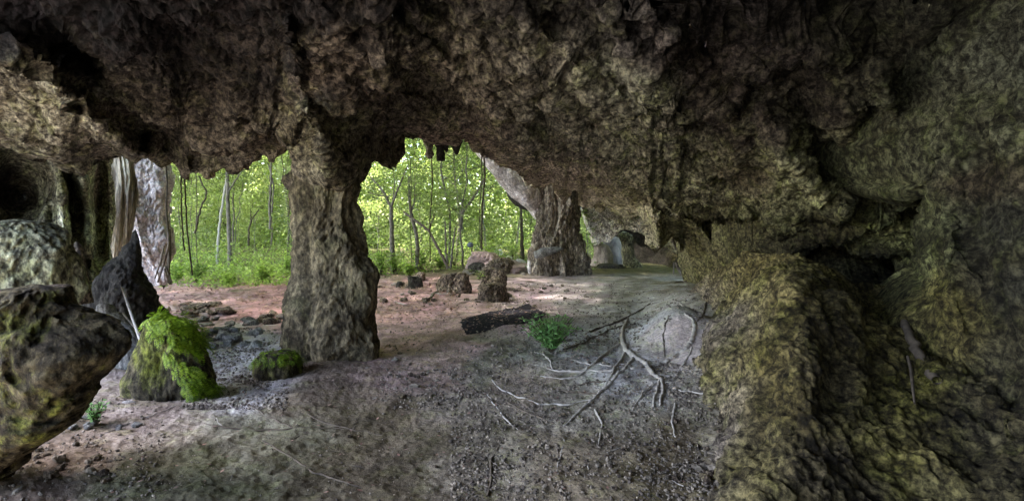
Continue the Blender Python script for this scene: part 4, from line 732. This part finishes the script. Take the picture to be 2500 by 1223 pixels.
# far wood that reads as one mass
n = 190000; y = RNG.uniform(38, 58, n); x = RNG.uniform(-.85, .5, n)*y; z = RNG.uniform(0, 1, n)**1.15*17
C = np.stack([x, y, z], -1); dens = fbm(C*np.array([.35, .3, .3]), 3, 88); keep = dens > RNG.uniform(-.9, .02+.02*(C[:, 2] > 9), n); C = C[keep]; C[:, 2] += gz(C[:, 0], C[:, 1])
V, Q = leaves(C, .46, .3, .6); link('far_wood', mesh_np('far_wood', V, Q, False), M_leafC, kind='stuff', label='far leafy wood closing the view beyond the nearer trees')
n = 110000; y = RNG.uniform(5, 44, n); x = RNG.uniform(-48, 26, n); keep = (y > 5.5) & ((y > 12) | (x > -22)) & ((y > 10.5) | (x < 9)) ; x, y = x[keep], y[keep]; C = np.stack([x, y, RNG.uniform(10.2, 13.5, len(x))], -1)
C = C[fbm(C*np.array([.3, .3, .3]), 3, 21) > np.where(C[:, 1] < 24, -.26, -.03)]; V, Q = leaves(C, .62, .8, .6); link('shade_canopy', mesh_np('shade_canopy', V, Q, False), M_leafA, kind='stuff', label='unseen leaf canopy added overhead to shade the ground beyond the cave mouth')  # unseen leaf layer, added to keep sun off the ground outside
# low leafy layer between the trunks
n = 120000; y = RNG.uniform(20, 38, n); x = RNG.uniform(-.82, .16, n)*y; z = RNG.uniform(0, 1, n)**1.3*9; C = np.stack([x, y, z], -1); C = C[fbm(C*np.array([.45, .3, .55]), 3, 58)-.005 > z*.004+RNG.uniform(-.03, .03, n)]
C[:, 2] += gz(C[:, 0], C[:, 1]); V, Q = leaves(C, .17, .5, .5); link('understorey', mesh_np('understorey', V, Q, False), M_leafA, kind='stuff', label='tangled green understorey filling the space between the trunks')
a = Acc()
for k in range(26):
    y_ = random.uniform(38, 50); x_ = random.uniform(-.8, .4)*y_; z0 = float(gz(x_, y_)); a.tube(smooth_path([(x_, y_, z0), (x_+random.uniform(-.6, .6), y_, z0+5), (x_+random.uniform(-1.4, 1.4), y_, z0+12)], 10), np.linspace(.13, .06, 10)*random.uniform(.6, 1.3), 6)
link('far_trunks', a.mesh('far_trunks'), M_bark, kind='stuff', label='thin trunks of the far wood')
# undergrowth
n = 46000; Y = RNG.uniform(585, 705, n); X = RNG.uniform(250, 1475, n); D = np.clip(2000./(Y-YH), 13, 42); x = (X-1250)/F*D
edgeD = np.interp(X, [250, 400, 560, 700, 900, 1000, 1120, 1250, 1420, 1500], [15.2, 15.0, 13.3, 14.0, 17.5, 18.5, 20.5, 22, 24, 26.5]); keep = D > edgeD+RNG.exponential(.5, n)*.6
x, D = x[keep], D[keep]; hgt = np.clip((D-edgeD[keep])*.2+.12, .1, 1.5)*(.65+fbm(np.stack([x, D, 0*x], -1)*.7, 2, 12)*1.6); z = gz(x, D)+RNG.uniform(0, 1, len(x))*np.clip(hgt, .08, 2)
V, Q = leaves(np.stack([x, D, z], -1), .13, .9, .5); link('undergrowth', mesh_np('undergrowth', V, Q, False), M_leafG, kind='stuff', label='low green undergrowth carpeting the forest floor')
for k, (X, Y, h) in enumerate([(430, 690, .7), (480, 690, .8), (560, 700, .5), (640, 690, .7), (700, 680, .9), (930, 672, 1.1), (960, 668, .9), (1000, 676, .6), (1030, 662, 1.2), (1075, 658, .8), (1200, 640, 1.0), (1250, 630, 1.1)]):
    leafy_plant('forest_shrub', hit(X, Y), h, h*.65, 16, 26, .14, M_leafG, 'leafy green shrub fronting the undergrowth, '+ORD[k if k < 5 else k-5]+' from the left in the '+('left' if k < 5 else 'middle')+' opening', 'shrub', group='shrubs at the front of the undergrowth')
# singled out trees, saplings and vines
def feature(name, label, cat, stems, mat, leaf=None, nl=0, lsz=.1):
    """stems: list of (list of (X, Y, D), r0, r1)"""
    base = at(*stems[0][0][0]); o = link(name, None, None, label=label, cat=cat, loc=base); C = []
    for i, (pts, r0, r1) in enumerate(stems):
        P = smooth_path([at(*q) for q in pts], 26, .008)-base; a = Acc(); a.tube(P, np.linspace(r0, r1, 26), 8, .25, i); link('trunk' if i == 0 else 'branch', a.mesh('trunk'), mat, parent=o)
        if i: C.append(P[14:])
    if leaf is not None:
        C = np.concatenate(C if C else [P[12:]]); C = C[RNG.integers(0, len(C), nl)]+RNG.normal(0, 1, (nl, 3))*np.array([.3, .4, .2]); V, Q = leaves(C, lsz, .5, .5); link('crown', mesh_np('crown', V, Q, False), leaf, parent=o)
feature('forked_tree', 'slender tree forking like a Y in the left half of the middle opening', 'tree', [([(962, 665, 19.5), (957, 600, 19.5), (956, 550, 19.5), (955, 505, 19.5)], .12, .07), ([(955, 507, 19.5), (938, 470, 19.6), (912, 440, 19.8), (896, 420, 20)], .06, .02), ([(955, 505, 19.5), (968, 470, 19.4), (984, 432, 19.2), (998, 400, 19)], .05, .02), ([(950, 480, 19.5), (930, 478, 19.5), (900, 470, 19.6)], .03, .012), ([(960, 490, 19.5), (963, 440, 19.6), (958, 400, 19.8)], .03, .012)], M_bark, M_leafA, 900, .11)
feature('crooked_tree', 'crooked dark trunk just right of the forked tree', 'tree', [([(1020, 662, 20), (1018, 580, 20), (1005, 530, 20), (999, 480, 20), (998, 430, 20)], .09, .05), ([(1004, 520, 20), (1012, 490, 20), (1013, 450, 20)], .04, .02)], M_bark, M_leafA, 500)
feature('leaning_branch', 'long dead branch leaning across the middle opening', 'branch', [([(985, 517, 18.5), (1010, 535, 18.3), (1045, 560, 18.2), (1062, 590, 18.1), (1080, 625, 18.), (1094, 655, 18.)], .035, .06), ([(1048, 562, 18.2), (1055, 540, 18.2), (1060, 522, 18.2)], .03, .012)], M_rootd)
feature('leaning_tree', 'bare trunk leaning right, upper middle of the middle opening', 'tree', [([(1125, 560, 21), (1128, 520, 21), (1150, 490, 21), (1170, 462, 21), (1184, 430, 21)], .07, .04)], M_bark)
feature('twin_saplings', 'pair of thin saplings spreading in a V behind the dead branch', 'tree', [([(1100, 655, 20), (1106, 600, 20), (1112, 555, 20)], .05, .03), ([(1092, 655, 20), (1088, 600, 20), (1087, 540, 20)], .05, .03)], M_bark)
feature('slim_tree', 'slim straight dark tree close to the left of the distant pillar', 'tree', [([(1276, 645, 24), (1275, 600, 24), (1273, 550, 24), (1272, 480, 24)], .11, .035)], M_vine)
feature('pale_tree', 'pale slanting trunk in the middle of the left opening', 'tree', [([(530, 650, 21), (533, 580, 21), (540, 520, 21), (546, 480, 21), (556, 420, 21)], .06, .045)], M_palebark)
feature('dark_tree', 'dark straight trunk right of the pale slanting one in the left opening', 'tree', [([(562, 660, 20), (560, 580, 20), (556, 500, 20), (555, 420, 20)], .09, .06), ([(556, 470, 20), (575, 440, 20), (600, 405, 20)], .04, .02)], M_bark, M_leafA, 300)
feature('bent_sapling', 'thin bare sapling bent at its elbow in the left opening', 'tree', [([(476, 570, 15), (485, 525, 15), (496, 495, 15), (508, 472, 15), (496, 452, 15), (485, 430, 15)], .03, .02)], M_vine)
feature('forked_sapling', 'thin dark sapling forking right in the left opening', 'tree', [([(606, 600, 17), (608, 560, 17), (615, 535, 17), (632, 512, 17)], .035, .02), ([(612, 545, 17), (612, 510, 17)], .02, .01)], M_vine)
feature('pink_stem', 'leafless tangled stem left of the big pillar', 'tree', [([(660, 560, 19), (658, 500, 19), (662, 440, 19), (660, 385, 19)], .05, .03), ([(664, 520, 19), (668, 450, 19), (655, 400, 19)], .03, .02)], M_bark)
for X0, X1, Yt, Yb, D, r, lb in ((440, 450, 405, 612, 9.6, .014, 'dark hanging vine, left one of the pair in the left opening'), (449, 470, 415, 672, 10.2, .016, 'dark hanging vine, right one of the pair in the left opening'), (1053, 1050, 388, 640, 10, .012, 'straight vine hanging from the knobbed stalactite'), (1181, 1176, 372, 610, 12, .02, 'hanging vine on the right of the middle opening'), (1174, 1172, 372, 606, 12.3, .012, 'thinner vine twisted beside the right hand hanging vine'), (478, 482, 430, 640, 16, .012, 'faint thin vine in the left opening'), (1001, 1006, 400, 650, 17, .012, 'thin pale vine left of the stalactites')):
    P = smooth_path([at(X0, Yt-25, D), at(X0+3, Yt+60, D), at((X0+X1)/2-2, (Yt+Yb)/2+20, D), at(X1, Yb, D)], 40, .004); a = Acc(); a.tube(P-P[0], r, 6, .2); link('hanging_vine', a.mesh('hanging_vine'), M_vine, label=lb, cat='vine', loc=P[0])
# palm-like frond by the pillar
for X, Y0, Y1, D, lb in ((708, 430, 528, 13, 'long feathery frond hanging at the left of the big pillar'), (690, 380, 450, 16, 'broad yellow green frond high in the left opening')):
    P = smooth_path([at(X-4, Y0, D), at(X+3, (Y0+Y1)/2, D), at(X-4, Y1, D)], 24); Vs = []
    for i in range(1, 23):
        L = .3*math.sin(math.pi*(i+2)/27)
        for sg in (-1, 1): q = P[i]; d = np.array([sg, .1, -.25]); Vs.append([q, q+d*L*.5+[0, 0, .009], q+d*L, q+d*L*.5-[0, 0, .012]])
    V = np.array(Vs).reshape(-1, 3)-P[0]; o = link('frond', mesh_np('frond', V, np.arange(len(V)).reshape(-1, 4), False), M_leafC, label=lb, cat='frond', loc=P[0])
    a = Acc(); a.tube(P-P[0], .012, 5); link('stalk', a.mesh('stalk'), M_vine, parent=o)
print('trees', cnt, 'tris', sum(len(m.loops)-2*len(m.polygons) for m in bpy.data.meshes))
